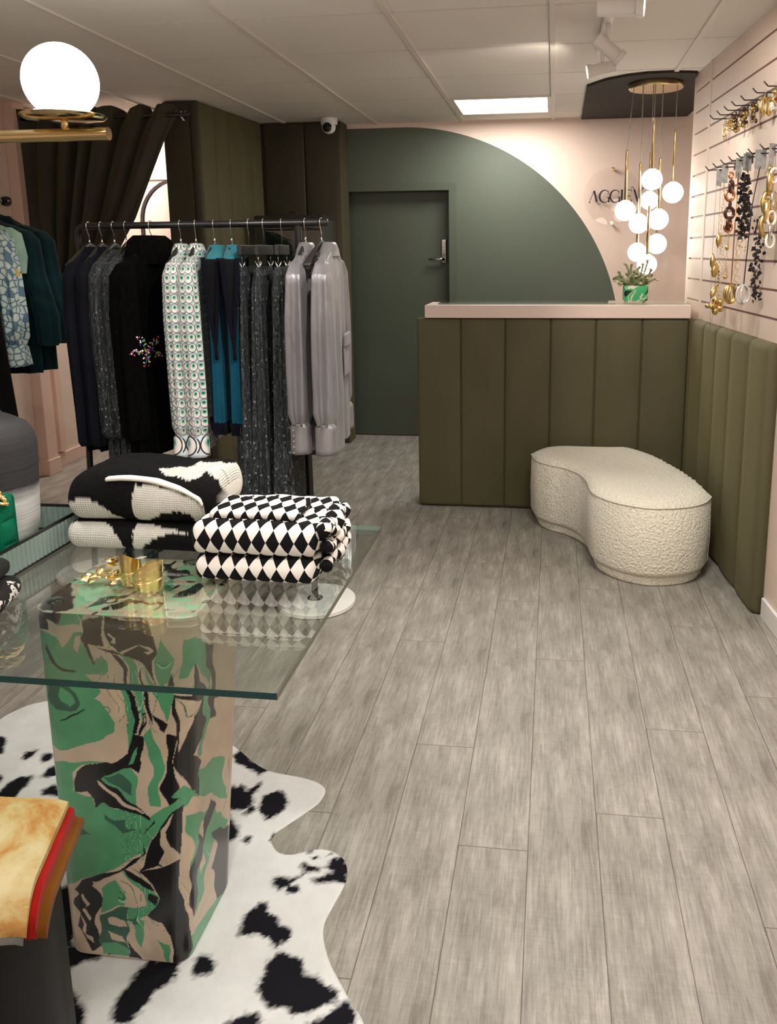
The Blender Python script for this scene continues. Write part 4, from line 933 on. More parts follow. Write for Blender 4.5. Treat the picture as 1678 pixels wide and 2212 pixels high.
# --- harlequin knits
t = NT('harlequin_knit'); uvs = t.sep(t.co('UV')); A, Bv = .0310, .056
wn = t.math('MULTIPLY', t.math('SUBTRACT', t.noise(t.co(), 40, 2), .5), .05)
s_ = t.math('ADD', t.math('ADD', t.math('DIVIDE', uvs[1], A), t.math('DIVIDE', uvs[0], Bv)), wn); d_ = t.math('SUBTRACT', t.math('SUBTRACT', t.math('DIVIDE', uvs[1], A), t.math('DIVIDE', uvs[0], Bv)), wn)
ck = t.math('MODULO', t.math('ADD', t.math('ADD', t.math('FLOOR', s_), t.math('FLOOR', d_)), 400.0), 2.0)
t.set(t.mix(t.math('GREATER_THAN', ck, .5), rgb(228, 222, 214), rgb(14, 14, 15)), .95, 0, Specular_IOR_Level=.2); t.bump(t.noise(t.map(t.co(), (1, 1, 2)), 420, 2), .35, .002); HARL = t.mat
ha = MB(); slab(ha, .275, .26, .056, .028, .018, 110, seed=3, nz=.004, fold=.006)
o = ha.build('folded_sweater', HARL, smooth=True); o.location = (-.628, 1.735, ZT+.0005); tag(o, 'black and white harlequin diamond sweater folded at the bottom of the right pile', 'sweater', g_)
o.rotation_euler = (0, 0, -.02)
ha = MB(); slab(ha, .285, .26, .070, .035, .02, 110, lambda x, a: 1+.10*math.exp(-((x+.02)/.1)**2), seed=8, nz=.006, fold=.008)
o = ha.build('folded_sweater', HARL, smooth=True); o.location = (-.630, 1.738, ZT+.057); tag(o, 'black and white harlequin diamond sweater folded on top of the right pile', 'sweater', g_); hs = o
ha = MB(); slab(ha, .205, .115, .020, .0099, .012, 60, seed=11, nz=.005, rip=.0015)
q = ha.build('hood_flap', HARL, hs, True); q.location = (-.008, -.03, .0725); q.rotation_euler = (radians(2), radians(-1), -.03)
for k, (dx, dz, r_, ln_) in enumerate(((.146, .052, .023, .20), (.152, .016, .020, .18), (.150, -.020, .020, .19), (.158, .046, .013, .12))):
    m = MB(); P = [Vector((dx+.004*sin(i*1.1+k), -.10+k*.006+ln_*i/14, dz+.006*sin(i*.9+k*2))) for i in range(15)]
    m.tube(P, [r_*(.62+.38*sin(pi*i/14))*(1+.12*sin(i*2.1+k)) for i in range(15)], 16); m.build('rolled_sleeve', HARL, hs, True)
# --- black patterned knits at the left
t = NT('black_fairisle_knit'); n = t.noise(t.map(t.co(), (1, 1, 1)), 26, 3, .6); wv = t.noise(t.co(), 60, 2)
msk = t.math('MULTIPLY', t.math('GREATER_THAN', n, .57), t.math('GREATER_THAN', wv, .45)); t.set(t.mix(msk, rgb(16, 16, 17), rgb(215, 210, 204)), .95, 0); t.bump(t.noise(t.co(), 350, 2), .5, .003)
m = MB(); slab(m, .26, .15, .046, .023, .03, 50, seed=21); o = m.build('folded_knit', t.mat, smooth=True); o.location = (-1.20, 1.41, ZT+.0005); o.rotation_euler = (0, 0, .25)
tag(o, 'black folded knit with white flecks at the left end of the glass table', 'sweater')
m = MB(); slab(m, .24, .14, .036, .018, .03, 50, seed=25); o = m.build('folded_knit', plain('black_knit', rgb(16, 16, 18), .95, bump=.6, bscale=300), smooth=True); o.location = (-1.215, 1.42, ZT+.048); o.rotation_euler = (0, 0, .2)
tag(o, 'plain black folded knit lying on the flecked black knit', 'sweater')

# ================================================================ fluted glass tray, vase, bag
tx, ty0, ty1, tz0, tz1 = -1.172, 1.51, 1.90, ZT+.001, ZT+.070; txl = -2.0
tr_ = thing('fluted_tray', (tx, ty1, tz0), 'black-framed tray with fluted glass sides standing on the glass table', 'tray')
def loc(x, y, z): return Vector((x-tx, y-ty1, z-tz0))
m = MB(); b = .006
for z0_, z1_ in ((tz0, tz0+b), (tz1-b, tz1)):
    m.box(loc(tx-b, ty0, z0_), loc(tx, ty1, z1_)); m.box(loc(txl, ty1-b, z0_), loc(tx-b, ty1, z1_)); m.box(loc(txl, ty0, z0_), loc(txl+b, ty1-b, z1_)); m.box(loc(txl+b, ty0, z0_), loc(tx-b, ty0+b, z1_))
m.build('frame', BLACK, tr_)
FG = NT('fluted_glass'); ps = FG.t.nodes.new('ShaderNodeNewGeometry'); 
FG.set(rgb(190, 212, 206), .10, .15, Transmission_Weight=.6, IOR=1.45, Specular_IOR_Level=1.0)
def flute(a, b_, name):
    m = MB(); a = Vector(a); b_ = Vector(b_); d = b_-a; L = d.length; d.normalize(); nr = Vector((-d.y, d.x, 0)); n = int(L/.0012); rings = []
    for i in range(n+1):
        s = L*i/n; ph = (s/.0155) % 1; w_ = .0062*sqrt(max(0, 1-(2*ph-1)**2)); p = a+d*s
        rings.append([p+nr*(w_*.85+.0005), p+nr*(w_*.85+.0005)+Vector((0, 0, tz1-tz0-2*b)), p-nr*(w_*.85+.0005)+Vector((0, 0, tz1-tz0-2*b)), p-nr*(w_*.85+.0005)])
    m.loft(rings); return m.build(name, FG.mat, tr_, True, angle=35)
flute(loc(tx-.004, ty0+b, tz0+b), loc(tx-.004, ty1-b, tz0+b), 'fluted_panel'); flute(loc(tx-b, ty1-.004, tz0+b), loc(txl+b, ty1-.004, tz0+b), 'fluted_panel'); flute(loc(txl+b, ty0+.004, tz0+b), loc(tx-b, ty0+.004, tz0+b), 'fluted_panel')
m = MB(); m.box(loc(txl+b, ty0+b, tz0), loc(tx-b, ty1-b, tz0+.004)); q = m.build('glass_base', glass('tray_base_glass', (.8, .86, .84, 1), 1.5), tr_)
VZ = tz0+.0045
t = NT('dipped_ceramic'); z = t.sep(t.co('Object'))[2]; ln_ = t.noise(t.map(t.co(), (2, 2, 60)), 3, 4, .6); n_ = t.noise(t.map(t.co(), (6, 6, 30)), 1.5, 3)
zz = t.math('ADD', z, t.math('MULTIPLY', t.math('SUBTRACT', n_, .5), .03))
dk = t.mix(ln_, rgb(34, 34, 36), rgb(66, 66, 70)); lt = t.mix(ln_, rgb(205, 203, 200), rgb(228, 226, 223))
t.set(t.mix(t.ramp(zz, [(.118, (0, 0, 0, 1)), (.152, (1, 1, 1, 1))]), lt, dk), .75); t.bump(ln_, .5, .003)
vz = thing('vase', (-1.352, 1.776, VZ), 'tall vase fading from charcoal top to white base inside the fluted tray', 'vase')
m = MB(); pr_ = [(.02, 0), (.095, .001), (.112, .012), (.121, .035), (.126, .07), (.131, .14), (.135, .20), (.137, .25), (.132, .275), (.115, .300), (.080, .318), (.055, .328), (.046, .345), (.045, .40), (.052, .44), (.048, .44), (.038, .40)]
m.lathe([(a*.86, b_*.985) for a, b_ in pr_], n=64); m.build('vase_body', t.mat, vz, True)
m = MB(); m.torus((0, 0, .4335), .043, .003, n=40, m=8); m.build('rim', t.mat, vz, True)
bg = thing('handbag', (-1.258, 1.618, VZ), 'emerald green woven leather handbag with a chunky gold chain beside the vase', 'handbag')
GL = fabric('emerald_leather', rgb(8, 112, 82), rgb(6, 92, 68), .38, 180, .15, 0)
m = MB()
for i in range(4):
    for j in range(3):
        x0_ = -.16+.056*i; z0_ = .002+.057*j; q = MB()
        for s_ in (0, 1):
            pass
        pts = []; nn_ = 8
        for a in range(nn_+1):
            row = []
            for b2 in range(nn_+1):
                u_, v_ = a/nn_, b2/nn_; row.append(Vector((x0_+.056*u_, -.026-.012*abs(sin(pi*u_)*sin(pi*v_))**.5, z0_+.057*v_)))
            pts.append(row)
        m.loft(pts, closed=False)
m.build('woven_front', GL, bg, True)
for j in range(3):
    m = MB(); pts = [[Vector((.0635+.010*abs(sin(pi*a/8)*sin(pi*b2/8))**.5, -.024+.048*a/8, .006+.055*j+.054*b2/8)) for b2 in range(9)] for a in range(9)]; m.loft(pts, closed=False); m.build('woven_side', GL, bg, True)
m = MB(); m.loft([[Vector((x_, a, c_)) for a, c_ in rr(.030, .087, .02)] for x_ in (-.16, -.155, .045, .060, .064)]); m.v = [Vector((v.x, v.y, v.z+.088)) for v in m.v]; m.build('bag_body', GL, bg, True)
cpts = crv([(-.14, -.01, .184), (-.09, .0, .190), (-.03, -.01, .192), (.02, -.01, .190), (.050, -.015, .180), (.066, -.02, .160)], 14)
for i, p in enumerate(cpts):
    m = MB(); m.torus(p, .0125, .0045, ((0, 1, .3) if i % 2 else (0, .3, 1)), 18, 8, 1.25, .8, up=(1, 0, 0)); m.build('chain_link', GOLD, bg, True)

# ================================================================ gold jewellery on the glass
def cuff(c, R, h, a0, a1, label, tilt, wave=.012, leaf=1):
    t = thing('cuff_bracelet', c, label, 'bracelet', None)
    m = MB(); rings = []; n = 48
    for i in range(n+1):
        f = i/n; a = radians(lerp(a0, a1, f)); taper = sin(pi*f)**.55; top = h*(.25+.75*taper)*(1+.12*sin(f*7)); low = h*.28*(1-taper)
        r1, r2 = R*(1+.12*taper), R
        rings.append([Vector((r2*cos(a), r2*sin(a), low)), Vector((R*1.07*cos(a), R*1.07*sin(a), lerp(low, top, .45))), Vector((r1*cos(a), r1*sin(a), top)), Vector(((r1-.003)*cos(a), (r1-.003)*sin(a), top-.001)), Vector(((R*1.07-.004)*cos(a), (R*1.07-.004)*sin(a), lerp(low, top, .45))), Vector(((r2-.003)*cos(a), (r2-.003)*sin(a), low+.001))])
    m.loft(rings); o = m.build('cuff_band', GOLD, t, True, angle=30)
    m = MB(); m.tube([Vector(((R*1.08)*cos(radians(lerp(a0, a1, i/30))), (R*1.08)*sin(radians(lerp(a0, a1, i/30))), h*(.30+.22*i/30))) for i in range(31)], .0014, 6); m.build('ridge', GOLD, t, True)
    t.rotation_euler = tilt; return t
c = Zp(305, 1284, ZT); cuff((c.x+.002, c.y+.027, ZT+.001), .031, .068, 200, 500, 'larger hammered gold petal cuff on the glass over the pedestal', (0, 0, .3))
c = Zp(268, 1275, ZT); cuff((c.x-.001, c.y+.035, ZT+.001), .021, .072, 150, 420, 'smaller gold petal cuff behind the larger one', (0, 0, .2))
sp = thing('leaf_necklace', (Zp(225, 1250, ZT).x, Zp(225, 1250, ZT).y, ZT+.002), 'gold leaf sprig jewellery lying left of the petal cuffs', 'jewellery')
m = MB(); LP = [(190, 1240, 0), (183, 1248, 0), (200, 1252, 0), (218, 1246, .004), (242, 1247, 0), (232, 1232, .008), (222, 1222, .014), (252, 1236, .006), (258, 1246, 0), (243, 1258, 0), (215, 1233, .01), (248, 1213, .03), (241, 1220, .026), (238, 1209, .036), (247, 1205, .042), (230, 1240, .01), (205, 1243, .003), (262, 1232, .01)]
o0 = sp.location.copy()
for i, (a, b2, hz) in enumerate(LP):
    p = Zp(a, b2, ZT+.004+hz)-o0; an = i*2.4; d = Vector((cos(an), sin(an), .25*sin(i*1.7))).normalized(); s_ = d.cross(Vector((0, -.3, 1))).normalized(); up_ = s_.cross(d)
    L = .013+.003*(i % 3); m = MB()
    m.add([p-d*L, p-d*L*.3+s_*L*.55+up_*.001, p+d*L*.5+s_*L*.42, p+d*L, p+d*L*.5-s_*L*.42, p-d*L*.3-s_*L*.55+up_*.001, p+up_*.003, p-up_*.0012], [(0, 1, 6), (1, 2, 6), (2, 3, 6), (3, 4, 6), (4, 5, 6), (5, 0, 6), (1, 0, 7), (2, 1, 7), (3, 2, 7), (4, 3, 7), (5, 4, 7), (0, 5, 7)])
    m.build('gold_leaf', GOLD, sp, True, angle=20)
m = MB(); m.tube([Zp(a, b2, ZT+.003+hz)-o0 for a, b2, hz in [(190, 1246, 0), (215, 1240, .006), (240, 1236, .012), (244, 1222, .024), (244, 1208, .036)]], .0012, 5); m.tube([Zp(a, b2, ZT+.003+hz)-o0 for a, b2, hz in [(240, 1236, .012), (256, 1240, .004), (262, 1246, 0)]], .0012, 5); m.build('stem', GOLD, sp, True)
m = MB(); p0 = Zp(285, 1212, ZT+.02); p1 = Zp(317, 1203, ZT+.03); m.loft([[p0, p0+Vector((0, 0, .003)), p0+Vector((0, .0008, .003)), p0+Vector((0, .0008, 0))], [vl(p0, p1, .6)+Vector((0, 0, -.001)), vl(p0, p1, .6)+Vector((0, 0, .005)), vl(p0, p1, .6)+Vector((0, .0008, .005)), vl(p0, p1, .6)+Vector((0, .0008, -.001))], [p1, p1+Vector((0, 0, .001)), p1+Vector((0, .0008, .001)), p1+Vector((0, .0008, 0))]])
q = m.build('price_tag', plain('white_paper', rgb(235, 235, 232), .6)); tag(q, 'thin white paper tag sticking up behind the petal cuffs', 'tag')

# ================================================================ charcoal plinth with folded cream jumper, lower left
HS = .50
DARK = plain('charcoal_plinth_laminate', rgb(15, 15, 15), .5, Specular_IOR_Level=.25)
c0 = Zp(95, 1880, HS); PN = [(c0.x, c0.y), (c0.x-.004, c0.y-.03), (c0.x-.045, c0.y-.10), (c0.x-.12, c0.y-.14), (c0.x-.22, c0.y-.13), (c0.x-.28, c0.y-.05), (c0.x-.28, c0.y+.05), (c0.x-.20, c0.y+.13), (c0.x-.10, c0.y+.13), (c0.x-.03, c0.y+.08)]
m = MB(); m.prism([(a-c0.x, b_-c0.y) for a, b_ in PN], 0, HS-.0065); o = m.build('display_plinth', DARK, bevel=.004); o.location = (c0.x, c0.y, .0062); tag(o, 'dark charcoal faceted plinth at the lower left corner', 'plinth')
Q = [Zp(146, 1719, .575), Zp(49, 1962, .56), Vector((-1.02, .86, .56)), Vector((-1.25, 1.14, .575))]
jm = thing('folded_jumper', (Q[0].x, Q[0].y, HS+.001), 'cream and orange jumper with red lining folded on the dark plinth', 'sweater')
def sheet(q, z0, z1, drop, name, mat, th=.012, n=26):
    m = MB(); O = Vector((Q[0].x, Q[0].y, HS+.001)); rings = []
    for i in range(n+1):
        t_ = i/n; rg = []
        a = vl(q[3], q[0], t_); b2 = vl(q[2], q[1], t_)
        for k in range(n+1):
            s_ = k/n; p = vl(a, b2, s_); p.z = lerp(z1, z1-drop, max(0, (s_-.72)/.28)**2); 
            e = min((1-t_)*3.2, 1); p.z -= .010*(1-sqrt(max(0, 1-(1-e)**2)))
            p.z += .0025*noise.noise(p*14)
            rg.append(p-O)
        rings.append(rg+[v_-Vector((0, 0, th)) for v_ in reversed(rg)])
    m.loft(rings); return m.build(name, mat, jm, True, angle=60)
t = NT('painterly_cream_print'); n1_ = t.noise(t.co(), 7, 5, .65, .6); n2_ = t.noise(t.map(t.co(), (1, 1, 1), (4, 1, 2)), 11, 5, .65, .5)
c_ = t.ramp(n1_, [(.33, rgb(158, 94, 28)), (.41, rgb(176, 132, 70)), (.49, rgb(184, 162, 110)), (.62, rgb(194, 180, 138))]); c_ = t.mix(t.ramp(n2_, [(.66, (0, 0, 0, 1)), (.74, (1, 1, 1, 1))]), c_, rgb(120, 98, 62)); t.set(c_, .85); t.bump(t.noise(t.co(), 300, 2), .2, .002); CRM = t.mat
REDK = fabric('red_knit', rgb(168, 26, 16), rgb(138, 16, 12)); MUS = fabric('mustard_knit', rgb(118, 72, 14), rgb(98, 56, 10))
def sh(q, dx, dy): return [Vector((p.x+dx, p.y+dy, p.z)) for p in q]
sheet(Q, 0, .573, .045, 'cream_front', CRM, .010)
Q2 = [Vector(Q[0]), vl(Q[1], Q[0], .06), vl(Q[2], Q[3], .06), Vector(Q[3])]; sheet(sh(Q, -.004, -.004), 0, .560, .046, 'grey_printed_layer', fabric('grey_printed_jersey', rgb(128, 124, 120), rgb(62, 60, 60), .85, 300, .2, .1), .006)
q = sheet(sh(Q2, .006, .006), 0, .557, .036, 'red_layer', REDK, .024); q = sheet(sh([Vector(p) for p in Q2], .018, .012), 0, .534, .028, 'mustard_layer', MUS, .012); q = sheet(sh(Q2, -.004, .004), 0, .519, .014, 'red_layer', REDK, .008)
for ch in jm.children:
    pass
# ================================================================ garments
def gring(z, hw, ht, A=0, k=9, ph=0, e=2.6, cx=0, cy=0, n=84, tw=0):
    out = []
    for i in range(n):
        a = 2*pi*i/n+pi; ca, sa = cos(a), sin(a)
        x = ht*math.copysign(abs(sa)**(2/e), sa); y = hw*math.copysign(abs(ca)**(2/e), ca)
        f = A*(sin(k*a+ph+z*2)+.6*sin((k*2-1)*a+ph*2.3+z*3)+.8*noise.noise(Vector((ca*3+ph, sa*3, z*2.2))))
        x += f*sa; y += f*ca
        out.append(Vector((cx+x+tw*y, cy+y, z)))
    return out
def gbody(levels, k=9, ph=0, A=.006, e=2.6, n=84, steps=5):
    """levels: (z, half width, half thickness, fold factor)"""
    rings = []
    for (a, b) in zip(levels, levels[1:]):
        for i in range(steps):
            f = i/steps; q = [lerp(x, y, f) for x, y in zip(a, b)]; rings.append(gring(q[0], q[1], q[2], A*q[3], k, ph, e, n=n))
    q = levels[-1]; rings.append(gring(q[0], q[1], q[2], A*q[3], k, ph, e, n=n)); return rings
def gsleeve(path, radii, k=5, ph=0, A=.004, n=40, steps=5, e=2.3):
    """path points and (rx, ry, fold) per point; rings stay level so the cloth hangs straight"""
    rings = []
    for j in range(len(path)-1):
        for i in range(steps+(1 if j == len(path)-2 else 0)):
            f = i/steps; p = vl(path[j], path[j+1], f); rx, ry, fo_ = [lerp(x, y, f) for x, y in zip(radii[j], radii[j+1])]
            rings.append([q+Vector((p.x, p.y, 0)) for q in gring(p.z, ry, rx, A*fo_, k, ph, e, n=n)])
    return rings
NAVY = fabric('navy_wool', rgb(17, 18, 27), rgb(11, 12, 19), .95, 500, .3, .02)
CHW = plain('chrome_wire', rgb(230, 228, 222), .15, 1)
RAILR = .014
def make_hanger(wide=.182, drop=.082):
    t = thing('clothes_hanger', (0, 0, 0), 'black wooden hanger', 'hanger', None)
    hk = [Vector((0, .0165*sin(radians(a)), .0165*cos(radians(a))-.0)) for a in range(-150, 100, 14)]
    hk = [Vector((0, .0175*cos(radians(a)), .0175*sin(radians(a)))) for a in range(-30, 196, 14)]+[Vector((0, -.008, -.028)), Vector((0, 0, -.038)), Vector((0, 0, -.072))]
    m = MB(); m.tube(hk, .0019, 8); m.build('hook', CHW, t, True)
    m = MB(); m.tube([(0, 0, -.056), (0, 0, -.074)], .0035, 8); m.build('hook_ferrule', CHW, t, True)
    m = MB(); rings = []
    for i in range(-20, 21):
        u_ = i/20; y = u_*wide; z = -.080-drop*(abs(u_)**1.35)-.002; tx_ = lerp(.0065, .019, abs(u_)**2.2); tz_ = lerp(.017, .009, abs(u_)**.6); 
        if abs(i) == 20: tx_ *= .6; tz_ *= .6
        rings.append([Vector((tx_*cos(a), y, z+tz_*sin(a)*1.0)) for a in [2*pi*k/16 for k in range(16)]])
    m.loft(rings); m.build('hanger_arm', BLACKWOOD, t, True)
    m = MB(); m.box((-.0035, -wide*.78, -.084-drop), (.0035, wide*.78, -.075-drop)); m.build('trouser_bar', BLACKWOOD, t, bevel=.001)
    return t
def make_clip_hanger():
    t = thing('clip_hanger', (0, 0, 0), 'black clip hanger', 'hanger', None)
    hk = [Vector((0, .0175*cos(radians(a)), .0175*sin(radians(a)))) for a in range(-30, 196, 14)]+[Vector((0, -.008, -.028)), Vector((0, 0, -.038)), Vector((0, 0, -.082))]
    m = MB(); m.tube(hk, .0019, 8); m.build('hook', CHW, t, True)
    m = MB(); m.box((-.008, -.17, -.125), (.008, .17, -.085)); m.build('hanger_bar', BLACKWOOD, t, bevel=.003)
    for s_ in (-1, 1):
        m = MB(); m.tube([(0, s_*.13, -.125), (0, s_*.13, -.16)], .0012, 6); m.tube([(-.012, s_*.13, -.150), (-.002, s_*.13, -.172), (-.004, s_*.13, -.195)], .0028, 8); m.tube([(.012, s_*.13, -.150), (.002, s_*.13, -.172), (.004, s_*.13, -.195)], .0028, 8)
        m.build('clip', CHW, t, True)
    return t
# ---- patterned cloths
def print_dark(name):
    t = NT(name); uv = t.co('UV'); u2 = t.map(uv, (1, 1, 1)); v_ = t.t.nodes.new('ShaderNodeTexVoronoi'); v_.voronoi_dimensions = '2D'; t.L(t.map(uv, (42, 30, 1)), v_.inputs['Vector']); v_.inputs['Scale'].default_value = 1; v_.inputs['Randomness'].default_value = .75
    d = v_.outputs['Distance']; cr_ = v_.outputs['Color']; big = t.math('GREATER_THAN', t.sep(cr_)[0], .35)
    R_ = t.math('ADD', .07, t.math('MULTIPLY', t.sep(cr_)[1], .10))
    ring = t.math('MULTIPLY', t.math('LESS_THAN', d, R_), big); halo = t.math('MULTIPLY', t.math('LESS_THAN', d, t.math('ADD', R_, .07)), big)
    st_ = t.noise(t.map(uv, (330, 28, 1)), 1, 3, .7, .6); wv = t.noise(t.map(uv, (90, 12, 1)), 1, 2, .5, 2.0)
    g = t.noise(uv, 620, 2, .8)
    line = t.math('LESS_THAN', t.math('ABSOLUTE', t.math('SUBTRACT', wv, .5)), .035)
    base = t.ramp(t.math('ADD', t.math('MULTIPLY', st_, .6), t.math('MULTIPLY', g, .4)), [(.43, rgb(8, 10, 14)), (.52, rgb(32, 40, 46)), (.60, rgb(112, 118, 116)), (.66, rgb(32, 36, 32))])
    c_ = t.mix(line, base, rgb(8, 8, 12)); c_ = t.mix(halo, c_, rgb(8, 9, 13)); c_ = t.mix(ring, c_, rgb(112, 122, 128))
    t.set(c_, .8, 0); t.bump(st_, .2, .002); return t.mat
def print_eye(name, sx=1.0):
    t = NT(name); uv = t.sep(t.co('UV')); CW, CH = .036*sx, .038*sx
    a = t.math('DIVIDE', uv[0], CW); b_ = t.math('DIVIDE', uv[1], CH); col_i = t.math('FLOOR', a)
    fa = t.math('SUBTRACT', t.math('FRACT', a), .5); fb = t.math('SUBTRACT', t.math('FRACT', b_), .5)
    d = t.math('SQRT', t.math('ADD', t.math('MULTIPLY', t.math('MULTIPLY', fa, fa), .92), t.math('MULTIPLY', fb, fb)))
    fb2 = t.math('SUBTRACT', fb, -.12); fa2 = t.math('SUBTRACT', fa, .03)
    dp = t.math('SQRT', t.math('ADD', t.math('MULTIPLY', fa2, fa2), t.math('MULTIPLY', fb2, fb2)))
    c_ = t.ramp(dp, [(0, rgb(6, 30, 34)), (.07, rgb(8, 60, 50)), (.10, rgb(20, 140, 104)), (.17, rgb(90, 178, 158)), (.24, rgb(205, 202, 198)), (.33, rgb(232, 228, 222))])
    rim = t.math('GREATER_THAN', d, .43); outr = t.math('GREATER_THAN', d, .495)
    c_ = t.mix(rim, c_, rgb(22, 26, 34)); c_ = t.mix(outr, c_, rgb(200, 212, 218)); t.set(c_, .55, 0, Sheen_Weight=.1); return t.mat
PRINT = print_dark('dark_bubble_print'); EYE = print_eye('green_eye_print', 1.0); EYEB = print_eye('large_green_eye_print', 2.3)
TEAL = fabric('teal_knit', rgb(10, 80, 104), rgb(7, 64, 86), .85, 600, .25, .2, .25)
NAVYR = fabric('navy_rib', rgb(9, 11, 26), rgb(6, 7, 18), .9, 300, .4, .1)
t = NT('grey_satin'); n_ = t.noise(t.map(t.co(), (1, 1, .3)), 16, 3); t.set(t.ramp(n_, [(.3, rgb(118, 115, 118)), (.7, rgb(136, 133, 136))]), .36, .35, Sheen_Weight=.2, Specular_IOR_Level=.8, Anisotropic=.5); t.bump(n_, .4, .03); SATIN = t.mat
t = NT('black_faux_fur'); n_ = t.noise(t.map(t.co(), (1, 1, .35)), 90, 4, .7, .5); t.set(t.ramp(n_, [(.35, rgb(1, 1, 1)), (.8, rgb(13, 12, 12))]), 1.0, 0, Specular_IOR_Level=.08); t.bump(n_, .9, .012); FUR = t.mat
BLKCL = fabric('black_crepe', rgb(14, 14, 17), rgb(8, 8, 10), .85)
def sweater(kind, mat, name, label, group, cat='sweater', sl=-.88, hem=-.90, collar=None, cuffmat=None, w_=.2, th_=.032, slr=.042, ph=0, A=.005, cufflen=.05, cuffr=None, sleeves=True, hemw=None, k=9, slA=1.0, spl=.02, slcol=None, nearcuff=None):
    t = thing(name, (0, 0, 0), label, cat, group); hemw = hemw or w_
    lv = [(-.098, .05, .020, 0), (-.112, .085, .026, .2), (-.130, w_*.72, th_, .3), (-.150, w_*.95, th_*1.05, .4), (-.19, w_*1.02, th_*1.1, .6), (-.32, w_*.98, th_*1.15, .8), (lerp(-.32, hem, .5), lerp(w_, hemw, .5), th_*1.2, 1.0), (hem, hemw, th_*1.25, 1.3)]
    m = MB(); m.loft(gbody(lv, k, ph, A), True, True, False); m.build('body', mat, t, True)
    if sleeves:
        for s_ in (-1, 1):
            c0_ = s_*(w_*.93); p = [(0, c0_*.86, -.142), (0, c0_*.98, -.155), (0, c0_+s_*.022, -.20), (0, c0_+s_*.032, -.36), (.0, c0_+s_*spl, lerp(-.36, sl, .6)), (0, c0_+s_*spl, sl+cufflen*.4), (0, c0_+s_*spl, sl)]
            r = [(.012, .012, 0), (slr*.72, .03, .2), (slr, .045, .4), (slr*1.05, .052, .8), (slr*1.05, .050, 1.2), (slr*.95, .046, 1.4), (slr*.7, .036, .8)]
            m = MB(); m.loft(gsleeve(p, r, 5, ph+s_, A*slA), True, True, False); m.build('sleeve', mat, t, True)
            if cuffmat:
                cr_ = cuffr or slr*.75
                m = MB(); m.loft(gsleeve([(0, c0_+s_*spl, sl+.004), (0, c0_+s_*spl, sl-.012), (0, c0_+s_*spl*1.2, sl-cufflen)], [(slr*.7, .036, .8), (cr_*.96, .038, .3), (cr_, .044, .15)], 4, ph, A), True, False, False)
                q = m.build('cuff', cuffmat, t, True); so_ = q.modifiers.new('thickness', 'SOLIDIFY'); so_.thickness = .002
    if collar == 'crew':
        m = MB(); m.loft(gbody([(-.088, .052, .022, 0), (-.10, .064, .026, 0), (-.112, .078, .028, 0)], 5, 0, 0), True, False, False); q = m.build('neckband', mat, t, True); so_ = q.modifiers.new('thickness', 'SOLIDIFY'); so_.thickness = .003
    if collar == 'shirt':
        m = MB(); m.loft(gbody([(-.078, .050, .018, 0), (-.086, .058, .024, 0), (-.108, .078, .031, .2), (-.134, .098, .034, .3)], 5, 0, .004), True, False, False); q = m.build('collar', slcol or mat, t, True); so_ = q.modifiers.new('thickness', 'SOLIDIFY'); so_.thickness = .003
    if collar == 'roll':
        m = MB(); m.loft(gbody([(-.045, .05, .028, 0), (-.042, .085, .045, .3), (-.062, .108, .062, .6), (-.11, .128, .068, .8), (-.16, .135, .06, .5)], 7, 1, .01), True, True, True); m.build('collar', slcol or mat, t, True)
    return t
# ---- clothes rack
RA = Yp(166, 489, 3.37); RB = Yp(707, 480.5, 3.275); RB0 = Vector((-1.005, 3.285, 0))
def railpt(px_, py=484):
    # point of the rail line seen in column px_
    d = ray(px_, py); n = Vector((RB.y-RA.y, -(RB.x-RA.x), 0)); t_ = (RA-CAM).dot(n)/d.dot(n); q = CAM+d*t_
    f = ((q-RA).xy.dot((RB-RA).xy))/((RB-RA).xy.length_squared); return RA.lerp(RB, f)
rk = thing('clothes_rack', (RB0.x, RB0.y, 0), 'black tubular clothes rack with a round white base carrying fourteen garments', 'clothes rack')
L0 = Vector((RB0.x, RB0.y, 0)); bl_ = Zp(207, 1242, 0)
m = MB(); P = [RB-L0]; P += [RA+(RB-RA).normalized()*.045-L0]+bez([RA+(RB-RA).normalized()*.04-L0, RA-L0, RA+Vector((-.002, .004, -.05))-L0], 8)+[vl(RA+Vector((-.004, .008, -.1)), Vector((bl_.x, bl_.y, .02)), f)-L0 for f in (0, .3, .6, 1)]
m.tube(P, RAILR, 18); m.build('rail', BLACK, rk, True)
m = MB(); q = railpt(643); m.tube([Vector((0.0, 0, .02)), q-L0-Vector((0, 0, .01))], .0145, 18); m.lathe([(.034, .0205), (.034, .024), (.03, .027), (.016, .028)], (0, 0, 0), 28); m.build('post', BLACK, rk, True, angle=40)
MARB = plain('white_marble', rgb(226, 224, 219), .35, var=.04, scale=9)
for k, c_ in enumerate((Zp(683, 1293, .022), Vector((bl_.x, bl_.y, .022)))):
    m = MB(); m.lathe([(.166, .002), (.170, .004), (.170, .020), (.168, .0225), (.001, .0225)], (c_.x-L0.x, c_.y-L0.y, 0), 72); m.build('round_base', MARB, rk, True, angle=35)
hang0 = make_hanger(); clip0 = make_clip_hanger(); first = {'h': True, 'c': True}
GR = 'hangers on the tubular clothes rack'
rdir = (RB-RA).normalized(); RZ = math.atan2(rdir.y, rdir.x)
def put_hanger(p, kind, label, rz=RZ, group=GR):
    src = hang0 if kind == 'h' else clip0
    if first[kind]: o = src; first[kind] = False; o.location = p; o.rotation_euler = (0, 0, rz); o['label'] = label; o['group'] = group
    else: o = dup(src, p, rz, label, group)
    return o
def place(o, p, rz=RZ, tw=0): o.location = p; o.rotation_euler = (0, 0, rz+tw); return o
HK = [190, 217, 244, 270, 325, 388, 421, 461, 498, 536, 568, 607, 658, 693]
P_ = [railpt(x) for x in HK]
